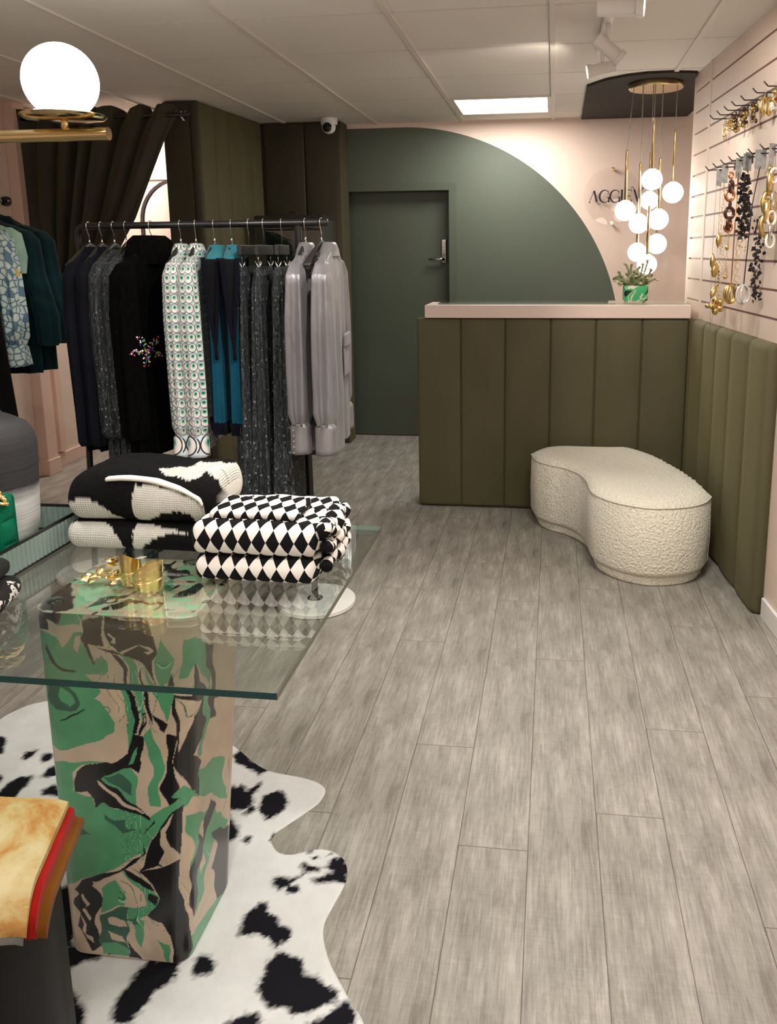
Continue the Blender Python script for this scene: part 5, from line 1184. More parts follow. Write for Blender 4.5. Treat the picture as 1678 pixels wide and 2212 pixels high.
names = ['leftmost navy sweater', 'second navy sweater', 'left dark bubble-print dress', 'right dark bubble-print dress', 'black fur coat', 'left green eye-print blouse', 'right green eye-print blouse', 'left teal vest', 'right teal vest', 'left dark print trousers', 'middle dark print trousers', 'right dark print trousers', 'left grey satin shirt', 'rightmost grey satin shirt']
HROT = [.10, .12, .15, .16, -.02, .24, .22, .27, .27, .20, .24, .27, .19, .02]
for i, p in enumerate(P_):
    put_hanger(p, 'c' if i in (9, 10, 11) else 'h', ('black clip hanger holding the ' if i in (9, 10, 11) else 'black wooden hanger holding the ')+names[i], HROT[i]+(RZ if i not in (1, 3, 6, 8) else 0))
GG = 'garments on the tubular clothes rack'
a = sweater('s', NAVY, 'navy_sweater', 'leftmost navy wool sweater hanging at the bend of the clothes rack', GG, sl=-.90, hem=-.93, collar='crew', ph=.4, slr=.034, th_=.024); place(a, P_[0]+Vector((.012, 0, 0)), .10)
b = dup(a, P_[1]+Vector((.008, 0, 0)), .12, 'second navy wool sweater from the left on the clothes rack')
a = sweater('s', PRINT, 'print_dress', 'left dark bubble-print dress with long sleeves, next to the navy sweaters', GG, 'dress', sl=-.86, hem=-1.46, ph=1.2, slr=.031, hemw=.23, A=.008, k=13, th_=.024); place(a, P_[2], .15)
dup(a, P_[3], .16, 'right dark bubble-print dress with long sleeves, beside the black fur coat')
coat = sweater('s', FUR, 'fur_coat', 'black fur coat with a multicoloured sequin star on the clothes rack', GG, 'coat', sl=-.86, hem=-.95, collar='roll', ph=2, slr=.046, th_=.040, w_=.225, A=.008); place(coat, P_[4]+Vector((-.01, 0, -.0)), -.02)
m = MB(); rn = random.Random(3); SEQC = [rgb(235, 230, 220), rgb(220, 200, 60), rgb(200, 60, 190), rgb(60, 190, 130), rgb(190, 40, 50), rgb(70, 70, 200), rgb(240, 240, 240)]
mats = []
for i, c_ in enumerate(SEQC): mats.append(plain('sequin_foil_'+['silver', 'yellow', 'magenta', 'green', 'red', 'blue', 'white'][i], c_, .25, .3))
from mathutils.bvhtree import BVHTree
bvs = [BVHTree.FromPolygons([v.co for v in ch.data.vertices], [tuple(p.vertices) for p in ch.data.polygons]) for ch in coat.children]
cm_ = Matrix.Translation(coat.location) @ Matrix.Rotation(coat.rotation_euler.z, 4, 'Z'); ci_ = cm_.inverted(); cnt_ = 0; tries = 0
while cnt_ < 130 and tries < 4000:
    tries += 1; dx, dy = rn.uniform(-40, 40), rn.uniform(-38, 38); r = hypot(dx, dy); an = math.atan2(dy, dx)
    if r > 13+27*abs(cos(2.5*(an-2.9)))**3: continue
    o_r = ci_ @ CAM; d_r = ci_.to_3x3() @ ray(318+dx, 757+dy).normalized(); best = None
    for bv in bvs:
        h = bv.ray_cast(o_r, d_r)
        if h[0] is not None and (best is None or h[3] < best[3]): best = h
    if best is None: continue
    cnt_ += 1; m.m = rn.randrange(7); m.sphere(best[0]-d_r*.002, rn.uniform(.0022, .005), 4)
q = m.build('sequin_star', mats, coat, True); q['label'] = 'star of multicoloured sequins'; q['kind'] = 'stuff'
a = sweater('s', EYE, 'print_blouse', 'left white blouse with green eye print, beside the fur coat', GG, 'blouse', sl=-.84, hem=-.92, collar='shirt', ph=.9, slr=.037, cuffmat=EYEB, cufflen=.085, cuffr=.044, A=.005, th_=.026); place(a, P_[5], .24)
dup(a, P_[6], .22, 'right white blouse with green eye print, beside the teal vests')
# teal vests
def vest(label):
    t = sweater('s', TEAL, 'teal_vest', label, GG, 'vest', hem=-.79, ph=2.2, sleeves=False, th_=.032, A=.005)
    m = MB(); m.loft(gbody([(-.785, .20, .050, 1.3), (-.84, .195, .046, 1.2)], 9, 2.2, .006), True, False, False); m.build('hem_band', NAVYR, t, True)
    for s_ in (-1, 1):
        m = MB(); n = 16; zt_, zb = -.135, -.53; y0 = s_*.208
        for sx in (-1, 1):
            rings = []
            for i in range(n+1):
                f = i/n; z = lerp(zt_, zb, f); xo = lerp(.038, .0, f**1.3)*sx; xi = lerp(.020, -.006, min(1, f*1.15)**1.3)*sx; yy = y0+s_*(.004+.010*sin(pi*f))
                rings.append([Vector((xo, yy-s_*.012, z)), Vector((xo, yy, z)), Vector((xi, yy+s_*.003, z)), Vector((xi, yy-s_*.012, z))])
            m.loft(rings)
        m.build('armhole_trim', NAVYR, t, True)
        m = MB(); m.loft([[Vector((lerp(-1, 1, k/6)*lerp(.026, .001, (i/n)**1.2), y0+s_*(.002+.006*sin(pi*i/n)), lerp(zt_-.005, zb+.05, i/n))) for k in range(7)]+[Vector((lerp(1, -1, k/6)*lerp(.026, .001, (i/n)**1.2), y0-s_*.014, lerp(zt_-.005, zb+.05, i/n))) for k in range(7)] for i in range(n+1)]); m.build('lining', BLKCL, t, True)
    m = MB(); m.loft(gbody([(-.085, .06, .026, 0), (-.10, .075, .030, 0), (-.118, .12, .036, 0), (-.14, .17, .04, 0)], 5, 0, 0), True, False, False); q = m.build('neckband', fabric('pale_teal_knit', rgb(52, 128, 140), rgb(36, 110, 124)), t, True); so_ = q.modifiers.new('thickness', 'SOLIDIFY'); so_.thickness = .003
    return t
a = vest('left teal knitted vest with navy armholes, beside the eye-print blouses'); place(a, P_[7]+Vector((.008, 0, 0)), .27); dup(a, P_[8]+Vector((.010, 0, 0)), .27, 'right teal knitted vest with navy armholes, beside the print trousers')
# print trousers
def trousers(label, sd):
    t = thing('print_trousers', (0, 0, 0), label, 'trousers', GG); A = .009
    lv = [(-.178, .150, .014, .3), (-.20, .158, .020, .4), (-.26, .172, .030, .6), (-.5, .19, .036, .9), (-.9, .205, .050, 1.2), (-1.25, .22, .064, 1.4), (-1.42, .225, .072, 1.5)]
    m = MB(); m.loft(gbody(lv, 7, sd, A, n=110), True, True, False); m.build('legs', PRINT, t, True)
    m = MB(); m.loft(gbody([(-.170, .150, .016, .1), (-.178, .153, .018, .2), (-.205, .160, .023, .4)], 7, sd, A, n=110), True, False, False); m.build('waistband', PRINT, t, True)
    return t
for i, (nm, sd) in enumerate((('left', 0.3), ('middle', 1.7), ('right', 3.3))):
    a = trousers(nm+' pair of dark bubble-print trousers on a clip hanger of the clothes rack', sd); place(a, P_[9+i]+Vector((-.006, 0, 0)), .20+RZ, (0, .04, .07)[i])
# satin shirts
def shirt(label, pocket, th_=.028, w_=.205):
    t = sweater('s', SATIN, 'satin_shirt', label, GG, 'shirt', sl=-.77, hem=-.90, collar='shirt', ph=3.1, slr=.033, th_=th_*.85, A=.0085, cuffmat=SATIN, cufflen=.115, cuffr=.040, k=7, slA=1.35, w_=w_, spl=.03)
    m = MB(); m.box((.035+(th_-.028)*1.15, .025, -.62), (.041+(th_-.028)*1.15, .150, -.47)); m.build('pocket', SATIN, t, bevel=.002)
    m = MB(); m.box((.036+(th_-.028)*1.15, .020, -.50), (.049+(th_-.028)*1.15, .155, -.445)); q = m.build('pocket_flap', SATIN, t, bevel=.006, seg=3)
    for k in range(5):
        m = MB(); m.sphere((-.02, -.265, -.79-.022*k), .0045, 6); q = m.build('cuff_button', SATIN, t, True)
    return t
a = shirt('left grey satin shirt with full gathered sleeves, near the right end of the clothes rack', 1); place(a, P_[12]+Vector((.004, 0, 0)), .15+RZ)
a = shirt('rightmost grey satin shirt on the clothes rack, its pocket facing the green door', 1, .030, .225); place(a, P_[13]+Vector((.030, .01, 0)), .10)

# ================================================================ wall rail with garments at the far left
RW = Yp(12, 435, 4.06); rl_ = thing('wall_rail', (RW.x, RW.y, RW.z), 'black clothes rail with a round end knob along the left wall', 'clothes rail')
m = MB(); m.tube([(0, -2.2, 0), (0, -.01, 0)], .0135, 16); m.build('rail', BLACK, rl_, True)
m = MB(); m.lathe([(.0135, -.02), (.022, -.018), (.026, -.004), (.026, .012), (.016, .022), (.001, .024)], n=24, axis='y'); m.build('end_knob', BLACK, rl_, True, angle=50)
for y_ in (-.05, -1.1, -2.1):
    m = MB(); m.tube([(0, y_, 0), (XL-RW.x+.002, y_, 0)], .010, 12); m.build('wall_bracket', BLACK, rl_, True)
TJ = fabric('dark_teal_boucle', rgb(16, 48, 52), rgb(9, 33, 37), .95, 240, .8, .25)
MINT = fabric('pale_mint_pleat', rgb(176, 208, 190), rgb(150, 186, 170), .8, 300, .25, .2, .5)
t = NT('blue_floral_print'); v_ = t.t.nodes.new('ShaderNodeTexVoronoi'); v_.voronoi_dimensions = '2D'; v_.feature = 'DISTANCE_TO_EDGE'; t.L(t.co('UV'), v_.inputs['Vector']); v_.inputs['Scale'].default_value = 32
v2 = t.t.nodes.new('ShaderNodeTexVoronoi'); v2.voronoi_dimensions = '2D'; t.L(t.co('UV'), v2.inputs['Vector']); v2.inputs['Scale'].default_value = 32
c_ = t.ramp(v_.outputs['Distance'], [(.0, rgb(34, 62, 88)), (.045, rgb(50, 84, 112)), (.07, rgb(180, 204, 206)), (.4, rgb(214, 226, 220))]); c_ = t.mix(t.math('GREATER_THAN', t.sep(v2.outputs['Color'])[1], .78), c_, rgb(92, 128, 150)); c_ = t.mix(t.math('GREATER_THAN', t.noise(t.co('UV'), 6, 2), .68), c_, rgb(226, 180, 70)); t.set(c_, .6); FLOR = t.mat
GW = 'garments on the left wall rail'; RZW = pi/2
def wput(y, o, hl, tw=0):
    p = Vector((RW.x, y, RW.z)); place(o, p, RZW, tw); put_hanger(p, 'h', hl, RZW+tw, 'hangers on the left wall rail')
j = sweater('s', TJ, 'teal_jacket', 'rear dark teal wool jacket on the left wall rail, nearest the curtain', GW, 'jacket', sl=-.72, hem=-.86, collar='shirt', ph=.5, slr=.055, th_=.04, w_=.225, spl=.085, A=.006); wput(4.0, j, 'black wooden hanger holding the rear teal jacket')
j2 = dup(j, (RW.x, 3.88, RW.z), RZW-.03, 'front dark teal wool jacket on the left wall rail, behind the mint blouse'); put_hanger(Vector((RW.x, 3.88, RW.z)), 'h', 'black wooden hanger holding the front teal jacket', RZW-.03, 'hangers on the left wall rail')
b = sweater('s', MINT, 'mint_blouse', 'pale mint sleeveless pleated blouse on the left wall rail', GW, 'blouse', hem=-.76, sleeves=False, collar='crew', ph=1.2, th_=.05, A=.010, k=15, w_=.205)
m = MB(); m.loft(gsleeve([(0, -.19, -.14), (0, -.215, -.17), (0, -.225, -.28), (0, -.215, -.36)], [(.02, .01, .3), (.05, .02, 1), (.055, .022, 1.6), (.05, .018, 2)], 7, 1, .006), True, True, False); m.build('ruffle', MINT, b, True); wput(3.78, b, 'black wooden hanger holding the mint blouse')
b = sweater('s', FLOR, 'floral_blouse', 'blue and white floral blouse with frilled cuffs at the left edge', GW, 'blouse', sl=-.70, hem=-.72, collar='shirt', ph=2.4, slr=.046, th_=.045, A=.008, cuffmat=FLOR, cufflen=.10, cuffr=.075, w_=.2, spl=.04); wput(3.70, b, 'black wooden hanger holding the floral blouse')
b = sweater('s', BLKCL, 'black_dress', 'long plain black dress on the left wall rail above the vase', GW, 'dress', hem=-1.28, sleeves=False, ph=.2, th_=.05, A=.008, w_=.2, hemw=.27); wput(3.60, b, 'black wooden hanger holding the long black dress')

# ================================================================ curtain of the fitting room
CYY = 5.19
VELC = velvet('dark_curtain_velvet', rgb(60, 56, 42), rgb(44, 42, 31), .8)
cu = thing('curtain', (-2.95, CYY, 2.36), 'dark olive velvet curtain swept to the left over the fitting room opening', 'curtain')
NU, NV = 340, 80; O = Vector((-2.95, CYY, 2.36))
xt0, xt1 = -3.53, -2.345; nf = 7.5
ER = [(0, (-2.345, 2.372)), (.10, (-2.42, 2.27)), (.2, (-2.462, 2.20)), (.55, (-2.69, 1.73)), (.8, (-2.86, 1.47)), (1, (-3.02, 1.30))]
EL = [(0, (-3.53, 2.37)), (.3, (-3.55, 2.05)), (.6, (-3.545, 1.75)), (1, (-3.47, 1.30))]
def edge(u, v):
    a = Vector((itp([(k, q[0]) for k, q in EL], v), 0, itp([(k, q[1]) for k, q in EL], v))); b = Vector((itp([(k, q[0]) for k, q in ER], v), 0, itp([(k, q[1]) for k, q in ER], v)))
    return a.lerp(b, u**(1-.25*v))
vs = []
for j in range(NV+1):
    v = j/NV
    for i in range(NU+1):
        u_ = i/NU; p = edge(u_, v); uu = u_+.022*sin(11*u_+1)+.012*sin(23*u_); w_ = sin(2*pi*nf*uu+.5*sin(3*v))+.25*sin(2*pi*nf*2.3*uu+2*v+1); amp = lerp(.046, .020, v)*(1-.35*sin(9*u_))
        y = amp*w_+.012*noise.noise(Vector((u_*40, v*2, 0))); x = p.x+.012*cos(2*pi*nf*uu)*(1-v)
        z = p.z+(.048*(.5+.5*cos(2*pi*nf*uu+.6))**.6*max(0, 1-v*9) if v < .11 else 0)
        if v > .93: z += .02*(v-.93)/.07*sin(u_*60)
        vs.append(Vector((x, y+CYY, z))-O)
fs = [(j*(NU+1)+i, j*(NU+1)+i+1, (j+1)*(NU+1)+i+1, (j+1)*(NU+1)+i) for j in range(NV) for i in range(NU)]
m = MB(); m.add(vs, fs); q = m.build('drape', VELC, cu, True); so_ = q.modifiers.new('thickness', 'SOLIDIFY'); so_.thickness = .006
m = MB(); P = [Vector((lerp(-3.44, -2.86, i/30), .03*sin(i*.9), 1.33+.035*sin(i*.5)))+Vector((0, CYY, 0))-O for i in range(31)]
for k in range(4): m.tube([p+Vector((0, -.035+.02*k, -.028*k+.02+.006*sin(i*.7+k))) for i, p in enumerate(P)], .024, 10)
m.build('gathered_bundle', VELC, cu, True)
rod = MB(); rod.tube([Vector((-3.5, CYY, 2.355)), Vector((-2.265, CYY, 2.355))], .012, 14); o = rod.build('curtain_rod', BLACK, smooth=True); tag(o, 'black curtain rod running into the padded pier', 'curtain rod')
m = MB(); c_ = Yp(398, 250, 5.26); m.box((c_.x-.012, 5.262, c_.z-.03), (c_.x+.008, 5.2695, c_.z+.028)); m.tube([(c_.x, 5.262, c_.z+.02), (c_.x-.006, 5.225, c_.z+.02), (c_.x-.006, 5.222, c_.z-.01), (c_.x+.002, 5.24, c_.z-.03)], .006, 8); o = m.build('wall_hook', CHROME, smooth=False); tag(o, 'small metal bracket on the padded pier beside the curtain', 'bracket')
# ---- fitting room mirror, pink drape inside
mx = Yp(372, 600, YB-.05).x; mr = thing('arched_mirror', (-3.02+.2, YB-.02, 0), 'tall arched black-framed mirror inside the fitting room', 'mirror')
mcx = Yp(306, 480, YB).x+.34
mr.location = (mcx, YB-.004, 0); hw_ = .335; zt_ = Yp(365, 402, YB).z; zs = zt_-hw_+.06
def arch(r): return [(-r, .04), (-r, zs)]+[(-r*cos(radians(a)), zs+r*sin(radians(a))) for a in range(9, 180, 9)]+[(r, zs), (r, .04)]
m = MB(); A1, A2 = arch(hw_), arch(hw_-.022); n = len(A1)
m.loft([[Vector((a, 0, b_)), Vector((c_, 0, d_)), Vector((c_, -.028, d_)), Vector((a, -.028, b_))] for (a, b_), (c_, d_) in zip(A1, A2)]); m.build('frame', plain('dark_plum_metal', rgb(40, 30, 34), .4), mr)
mi = NT('mirror_glass'); mi.set((.9, .9, .9, 1), .02, 1); m = MB(); m.add([Vector((a, -.012, b_)) for a, b_ in A2]+[Vector((a, -.004, b_)) for a, b_ in A2], [tuple(range(n)), tuple(range(2*n-1, n-1, -1))]+[(i, i+1, n+i+1, n+i) for i in range(n-1)]); m.build('mirror_pane', mi.mat, mr)
# ================================================================ glass display cabinet behind the rack
zc_ = Yp(699, 464, 5.9).z; cb_ = thing('display_cabinet', (-1.90, 6.06, 0), 'glass display cabinet with a black top behind the clothes rack', 'cabinet')
x0_, x1_, y0_, y1_ = -.245, .262, -.16, .19
m = MB(); m.box((x0_, y0_, zc_-.03), (x1_, y1_, zc_)); m.build('cabinet_top', BLACKWOOD, cb_, bevel=.002)
m = MB(); m.torus((.0, 0, zc_+.004), .028, .004, (0, 1, 0)); m.build('top_ring', BLACKWOOD, cb_, True)
m = MB(); m.box((x0_, y0_, 0.0), (x1_, y1_, .06)); m.build('cabinet_base', BLACKWOOD, cb_, bevel=.002)
CG_ = glass('cabinet_glass', (.80, .86, .88, 1), 1.55, boost=1.6)
for a, b_ in (((x0_, y0_, .06), (x1_, y0_+.005, zc_-.03)), ((x1_-.005, y0_+.005, .06), (x1_, y1_, zc_-.03)), ((x0_, y0_+.005, .06), (x0_+.005, y1_, zc_-.03))):
    m = MB(); m.box(a, b_); m.build('glass_pane', CG_, cb_)
for z in (.5, .95, 1.35):
    m = MB(); m.box((x0_+.008, y0_+.008, z), (x1_-.008, y1_, z+.006)); m.build('glass_shelf', CG_, cb_)
m = MB(); m.tube([(x0_+.01, 0, 1.50), (x1_-.01, 0, 1.50)], .005, 8); m.build('jewellery_bar', BLACK, cb_, True)
for k in range(6):
    x = -1.80+.024*k+.012*(k % 2); nk = thing('hanging_necklace', (x, 6.06, 1.495), 'gold and black jewellery hanging from the bar in the glass cabinet', 'jewellery', 'jewellery in the glass cabinet')
    m = MB(); 
    for s_ in (-.008, .008): m.tube([(s_*.3, 0, 0), (s_, 0, -.10), (s_*.4, 0, -.16-.012*(k % 3))], .0018, 6)
    m.build('chain', GOLD, nk, True); m = MB(); m.sphere((0, 0, -.175-.012*(k % 3)), .014, 6); m.build('pendant', GOLD if k % 2 else BLACK, nk, True)
# ================================================================ big globe lamp on a brass tube, top left
gy_ = 2.45; gc = Yp(131, 176, gy_); el = Yp(235, 289, gy_)
lm = thing('globe_lamp', (gc.x, gc.y, gc.z), 'large glowing white globe on a brass tube hanging at the top left', 'light')
GRAD = 84/FPX*(gc-CAM).dot(_f)*.93
m = MB(); m.sphere((0, 0, 0), GRAD, 24); m.build('globe', emit('large_globe_glow', (1, .975, .94, 1), 22.0), lm, True)
dz = el.z-gc.z; tr2 = .019
m = MB(); m.lathe([(.012, dz+tr2+.016), (.06, dz+tr2+.018), (.112, dz+tr2+.026), (.124, dz+tr2+.036), (.121, dz+tr2+.038), (.11, dz+tr2+.029), (.06, dz+tr2+.021), (.001, dz+tr2+.019)], n=56); m.build('brass_dish', BRASS, lm, True, angle=50)
m = MB(); m.tube([(0, 0, dz+tr2-.006), (0, 0, -GRAD*.9)], .010, 14); m.build('stem', BRASS, lm, True)
m = MB(); m.tube([(-1.2, 0, dz), (el.x-gc.x, 0, dz)], tr2, 28); m.build('brass_tube', BRASS, lm, True, angle=40)
m = MB(); m.tube([(-.75, 0, dz), (-.75, 0, ZC-gc.z-.03)], .008, 12); m.lathe([(.06, ZC-gc.z-.03), (.06, ZC-gc.z-.001)], (-.75, 0, 0), 32); m.build('ceiling_rod', BRASS, lm, True, angle=40)
l = bpy.data.lights.new('globe_lamp_bulb', 'POINT'); 
bpy.data.lights.remove(l)

# ================================================================ jewellery on the slat wall
def wpos(px_, py, off): return Wp(px_, py, off)
nrm = Vector((-1, WS, 0)).normalized(); along = Vector((-WS, -1, 0)).normalized()*-1
HR1 = [(1532.9, 248.6), (1547.8, 239.4), (1563.4, 229.4), (1579.7, 218.8), (1599.6, 206.7), (1625.8, 190.4), (1649.9, 175.5)]
HR2 = [(1523, 359.2), (1539.3, 352.8), (1555.6, 345), (1572.6, 337.9), (1590.4, 330.1), (1615.2, 321.6), (1640.7, 311)]
HL = .105
hk0 = None; HP = []
ordn = ['first', 'second', 'third', 'fourth', 'fifth', 'sixth', 'seventh']
for r_, row in enumerate((HR1, HR2)):
    zs_ = [Wp(x, y, HL).z for x, y in row]; zz_ = sum(zs_)/len(zs_); gzn = min(grooves, key=lambda g: abs(g-(zz_-.016)))
    for k, (x, y) in enumerate(row):
        tip = Wp(x, y, HL); base = tip-nrm*HL; base = Vector((wx(base.y), base.y, gzn if False else tip.z-.018))
        lab = '%s black display hook from the left in the %s row on the slat wall' % (ordn[k], 'upper' if r_ == 0 else 'lower')
        if hk0 is None:
            hk0 = thing('display_hook', base, lab, 'hook', 'hooks on the slat wall')
            m = MB(); m.tube([Vector((0, 0, 0)), nrm*(HL-.02), nrm*(HL-.016)+Vector((0, 0, .001)), nrm*HL+Vector((0, 0, .018))], .0026, 10); m.build('prong', BLACK, hk0, True)
            m = MB(); m.box((-.004, -.014, -.012), (.001, .014, .022)); m.v = [v+nrm*.001 for v in m.v]; m.build('back_plate', BLACK, hk0, bevel=.001)
        else: dup(hk0, base, None, lab)
        HP.append((r_, k, base))
def hp(r, k, f=.55): 
    b_ = [q for q in HP if q[0] == r and q[1] == k][0][2]; return b_+HN*HL*f
HN = nrm.copy(); along, nrm = (HN*-.86+along*.5).normalized(), None
nrm = Vector((-along.y, along.x, 0)) if along.x < 0 else Vector((along.y, -along.x, 0))
CARD = NT('silver_grey_card'); CARD.set(CARD.ramp(CARD.noise(CARD.co(), 40, 3), [(.3, rgb(140, 150, 156)), (.7, rgb(196, 202, 206))]), .4, .3)
CLR = glass('clear_card', (.9, .92, .93, 1), 1.5)
def card(t, wd, h, z0, mat=None, x=0):
    m = MB(); a = along*wd/2; m.add([a*-1+Vector((0, 0, z0)), a+Vector((0, 0, z0)), a+Vector((0, 0, z0-h)), a*-1+Vector((0, 0, z0-h))]+[p+nrm*.0012 for p in (a*-1+Vector((0, 0, z0)), a+Vector((0, 0, z0)), a+Vector((0, 0, z0-h)), a*-1+Vector((0, 0, z0-h)))], [(0, 1, 2, 3), (7, 6, 5, 4), (0, 4, 5, 1), (1, 5, 6, 2), (2, 6, 7, 3), (3, 7, 4, 0)]); return m.build('display_card', mat or CARD.mat, t)
TORT = plain('tortoiseshell', rgb(64, 36, 26), .2, 0, .6, 60); ROSE = plain('rose_gold', rgb(206, 142, 104), .25, 1); DGOLD = plain('antique_gold', rgb(214, 186, 122), .3, 1, .2, 60); PEARL = plain('pearl', rgb(232, 226, 216), .2, 0); SILV = plain('silver', rgb(214, 212, 208), .2, 1); BLKP = plain('black_petal', rgb(18, 16, 24), .5)
def jl(name, r, k, label, cat, f=.55, grp=None):
    return thing(name, hp(r, k, f), label, cat, grp)
GE = 'earrings on the upper hooks'; GN = 'necklaces on the lower hooks'
# upper row earrings
e_ = jl('earrings', 0, 0, 'slim gold oval drop earrings on the first upper hook by the white trim', 'earrings', .3, GE); card(e_, .012, .03, .004, CLR)
m = MB(); m.torus((0, 0, -.052), .020, .0028, along, 26, 8, 1.5, .62, up=(0, 0, 1)); m.torus(nrm*.004+Vector((0, 0, -.072)), .018, .0024, along, 26, 8, 1.4, .6, up=(0, 0, 1)); m.build('gold_loop', DGOLD, e_, True)
def cluster(t, mats_, z0, z1, wd, n, seed, rmin=.003, rmax=.007):
    rn = random.Random(seed)
    for mt, nm in mats_:
        m = MB()
        for i in range(n): 
            f = rn.random(); m.sphere(along*rn.uniform(-wd*1.3, wd*1.3)+nrm*rn.uniform(-.006, .006)+Vector((0, 0, lerp(z0, z1, f))), rn.uniform(rmin, rmax), 5, (1, 1, rn.uniform(.7, 1.5)))
        for i in range(3): m.torus(along*rn.uniform(-wd, wd)+Vector((0, 0, lerp(z0, z1, .3+.3*i))), rmax*1.5, .0016, nrm+along*rn.uniform(-.5, .5), 16, 6)
        m.build(nm, mt, t, True)
for k, (lb, ms, zl, wd) in enumerate((('gold filigree drop earrings on the second upper hook', [(DGOLD, 'gold_drop')], -.062, .012), ('brown bead and gold cluster earrings on the third upper hook', [(TORT, 'brown_bead'), (DGOLD, 'gold_bead')], -.088, .012), ('gold chain-link cluster earrings on the fourth upper hook', [(DGOLD, 'gold_link'), (TORT, 'dark_bead')], -.085, .013), ('gold hoop and dark leather earrings on the fifth upper hook', [(DGOLD, 'gold_hoop'), (TORT, 'leather_tab')], -.085, .012))):
    e_ = jl('earrings', 0, k+1, lb, 'earrings', .45, GE); card(e_, .02, .04, .006, CLR); cluster(e_, ms, -.012, zl, wd, 12, k+20, .004, .009)
e_ = jl('earrings', 0, 5, 'pair of chunky braided gold hoop earrings on the sixth upper hook', 'earrings', .45, GE); card(e_, .045, .06, .010, CLR)
for s_ in (-1, 1):
    m = MB(); c_ = along*.016*s_+Vector((0, 0, -.050)); m.torus(c_, .0215, .0065, nrm, 30, 10, 1.45, .6, up=(0, 0, 1))
    for i in range(16): a = pi*i/15; m.sphere(c_+Vector((0, 0, -.031*sin(a)-.004))+along*.013*cos(a), .0042, 5)
    m.build('braided_hoop', DGOLD, e_, True)
e_ = jl('earrings', 0, 6, 'gold drop earrings with red stones and pearls on the seventh upper hook', 'earrings', .45, GE); card(e_, .05, .07, .012, CLR)
for s_ in (-1, 1):
    m = MB(); m.sphere(along*.014*s_+Vector((0, 0, -.022)), .012, 8); m.torus(along*.014*s_+Vector((0, 0, -.048)), .012, .004, nrm, 20, 8, 1.3, 1, up=(0, 0, 1)); m.build('gold_drop', DGOLD, e_, True)
    m = MB(); m.sphere(along*.014*s_+Vector((0, 0, -.048))+nrm*.002, .006, 6); m.build('red_stone', plain('red_stone', rgb(120, 20, 24), .2), e_, True)
    m = MB()
    for i in range(7): a = pi*i/6; m.sphere(along*(.014*s_+.018*cos(a))+Vector((0, 0, -.066-.016*sin(a))), .007, 6)
    m.build('pearls', PEARL, e_, True)
# lower row necklaces
def strand(t, name, mat, wd, L, r=.0012, z0=-.03):
    m = MB(); P = [(-wd*.5, z0), (-wd, z0-.06), (-wd*1.05, z0-L*.6), (-wd*.5, z0-L*.92), (0, z0-L), (wd*.5, z0-L*.92), (wd*1.05, z0-L*.6), (wd, z0-.06), (wd*.5, z0)]
    c_ = crv([along*a+Vector((0, 0, b_)) for a, b_ in P], 40); m.tube(c_, r, 6); m.build(name, mat, t, True); return c_
def nz(px_, py, r, k, f): b_ = hp(r, k, f); d = ray(px_, py); return Wp(px_, py, HL*f).z-b_.z
def ringchain(t, name, mat, x, z0, z1, R, r=.0009, sway=.004):
    m = MB(); n = int(abs(z1-z0)/(R*2.0)); 
    for i in range(n): m.torus(along*(x+sway*sin(i*.5))+Vector((0, 0, lerp(z0, z1, i/n)-R)), R, r, nrm if i % 2 == 0 else (nrm+along*.6), 18, 5, 1, .9)
    m.build(name, mat, t, True)
def pod(m, c_, L, r, d=Vector((0, 0, 1))):
    n = 12; m.tube([c_+d*L*(i/n-.5) for i in range(n+1)], [max(.0004, r*sin(pi*i/n)**.8) for i in range(n+1)], 14)
nk = jl('necklace', 1, 0, 'long slim gold cord necklace with seed-pod beads on the first lower hook', 'necklace', .35, GN); card(nk, .034, .080, .004)
strand(nk, 'cord', DGOLD, .014, .70, .0011, -.055)
m = MB(); S_ = Vector((0, 0, 1))
for dx, py in ((-.012, 563), (.0, 582), (.012, 582), (.020, 520), (.006, 628)): z = nz(1525, py, 1, 0, .35); pod(m, along*dx+Vector((0, 0, z)), .076, .0145, (S_+along*(.5 if py == 628 else .05)).normalized())
m.build('seed_pods', DGOLD, nk, True)
nk = jl('necklace', 1, 1, 'gold ring-chain necklace with a flower pendant on the second lower hook', 'necklace', .45, GN); card(nk, .038, .075, .004)
zf = nz(1530, 655, 1, 1, .45); ringchain(nk, 'ring_chain', DGOLD, -.002, -.05, zf+.03, .0095); ringchain(nk, 'ring_chain', DGOLD, .016, -.16, zf+.03, .0085)
m = MB(); fc = along*-.010+Vector((0, 0, zf))
for i in range(5):
    a = radians(90+72*i+20); d = along*cos(a)+Vector((0, 0, sin(a))); pod(m, fc+d*.026+nrm*.006, .046, .017, (d+nrm*.3).normalized())
m.sphere(fc+nrm*.006, .006, 6); m.build('flower_pendant', DGOLD, nk, True)
m = MB(); m.sphere(fc-along*.052+Vector((0, 0, .0)), .013, 10); m.build('ball_end', DGOLD, nk, True)
m = MB(); [m.sphere(along*(-.004)+Vector((0, 0, zf+.16-.016*i)), .0038, 5) for i in range(5)]; m.build('dark_beads', BLKP, nk, True)
nk = jl('necklace', 1, 2, 'chunky tortoiseshell and rose gold link necklace on the third lower hook', 'necklace', .5, GN)
for i, (py, mt, R) in enumerate(((385, ROSE, .011), (408, TORT, .021), (426, ROSE, .020), (445, TORT, .012), (463, TORT, .021), (484, TORT, .021), (492, ROSE, .017))):
    m = MB(); m.torus(along*(.002*sin(i*2))+nrm*(.003*(i % 2))+Vector((0, 0, nz(1560, py, 1, 2, .5))), R*1.0, R*.38, (nrm+along*(.5 if i % 2 else -.4)).normalized(), 28, 10, 1.15, .95, up=(0, 0, 1)); m.build('link', mt, nk, True)
ringchain(nk, 'fine_chain', DGOLD, .002, nz(1560, 500, 1, 2, .5), nz(1560, 600, 1, 2, .5), .007)
